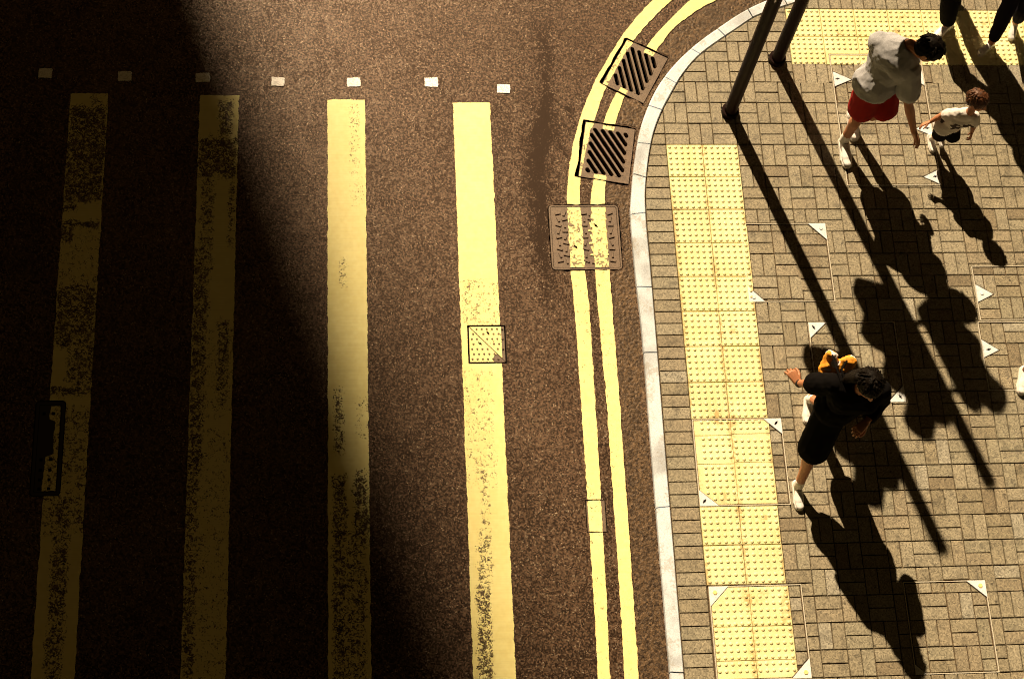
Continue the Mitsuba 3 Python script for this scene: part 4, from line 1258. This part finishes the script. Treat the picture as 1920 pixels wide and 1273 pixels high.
# walkers at the top right, cut by the frame
walk4 = dict(fwd=V(-0.98, -0.2, 0), hipL=V(2.690, 1.160, 0.88), hipR=V(2.710, 1.320, 0.88), pelvis=V(2.710, 1.240, 0.94), chest=V(2.690, 1.240, 1.22), neck=V(2.675, 1.240, 1.40),
             kneeL=V(2.440, 1.170, 0.49), ankL=V(2.530, 1.150, 0.10), kneeR=V(2.64, 1.365, 0.48), ankR=V(2.66, 1.455, 0.10),
             shL=V(2.680, 1.060, 1.34), elL=V(2.750, 1.060, 1.07), wrL=V(2.670, 1.090, 0.86), shR=V(2.700, 1.420, 1.34), elR=V(2.770, 1.420, 1.07), wrR=V(2.690, 1.400, 0.86),
             head=V(2.660, 1.235, 1.525), hup=V(0, 0, 1), hfwd=V(-0.98, -0.2, -0.1))
person('walker in black trousers at the top edge, one white and black trainer in view', walk4, 1.0, shirt=('dark_cloth', 0.90, 0.035, None), lower=('black_cloth', 1.90, 0.020, 'black trousers'),
       hair=lambda c, F, s: hair_cap(c, F, s, 0.013, -0.045, 8, 0.007),
       shoes={'L': (V(2.612, 1.192, 0), V(2.432, 1.040, 0), ('white_leather', 'white_rubber', 'shoe_grey', 'shoe_black')), 'R': (V(2.70, 1.515, 0), V(2.575, 1.315, 0))})
walk5 = dict(fwd=V(-0.75, -0.62, 0), hipL=V(3.010, 1.000, 0.88), hipR=V(2.905, 1.115, 0.88), pelvis=V(2.960, 1.065, 0.94), chest=V(2.940, 1.055, 1.22), neck=V(2.935, 1.050, 1.40),
             kneeR=V(2.900, 1.035, 0.49), ankR=V(2.905, 0.968, 0.10), kneeL=V(3.055, 1.035, 0.48), ankL=V(3.140, 1.155, 0.13),
             shL=V(3.040, 0.900, 1.33), elL=V(3.080, 0.910, 1.06), wrL=V(3.030, 0.900, 0.85), shR=V(2.830, 1.200, 1.33), elR=V(2.830, 1.240, 1.06), wrR=V(2.810, 1.200, 0.86),
             head=V(2.925, 1.035, 1.525), hup=V(0, 0, 1), hfwd=V(-0.75, -0.62, -0.1))
person('walker in dark navy leggings at the top right corner, both pale shoes in view', walk5, 0.96, shirt=('dark_cloth', 0.75, 0.012, None), lower=('navy_cloth', 1.88, 0.004, 'dark navy leggings'),
       hair=long_hair, shoes={'R': (V(2.950, 1.000, 0), V(2.792, 0.868, 0), ('white_leather', 'white_rubber', 'shoe_black', 'white_leather')), 'L': (V(3.158, 1.205, 0.05), V(3.108, 1.010, 0.0), ('white_leather', 'white_rubber', 'shoe_black', 'white_leather'))})
walk6 = dict(fwd=V(-0.35, -0.9, 0), hipL=V(2.95, -2.05, 0.88), hipR=V(2.83, -2.09, 0.88), pelvis=V(2.89, -2.07, 0.94), chest=V(2.90, -2.09, 1.22), neck=V(2.90, -2.10, 1.40),
             kneeR=V(2.745, -2.135, 0.49), ankR=V(2.695, -2.060, 0.10), kneeL=V(2.98, -1.92, 0.49), ankL=V(3.02, -1.70, 0.14),
             shL=V(3.07, -2.02, 1.33), elL=V(3.12, -1.98, 1.07), wrL=V(3.10, -2.08, 0.88), shR=V(2.76, -2.16, 1.33), elR=V(2.74, -2.10, 1.08), wrR=V(2.70, -2.20, 0.90),
             head=V(2.89, -2.13, 1.525), hup=V(0, 0, 1), hfwd=V(-0.35, -0.9, -0.1))
person('walker cut off by the right edge, one white shoe and dark hem showing', walk6, 1.0, shirt=('dark_cloth', 0.75, 0.012, None), lower=('black_cloth', 1.85, 0.016, None),
       hair=lambda c, F, s: hair_cap(c, F, s, 0.013, -0.045, 9, 0.007),
       shoes={'R': (V(2.705, -2.000, 0), V(2.645, -2.250, 0), ('white_leather', 'white_rubber', 'shoe_black', 'shoe_black')), 'L': (V(3.03, -1.63, 0.06), V(2.98, -1.88, 0.0))})
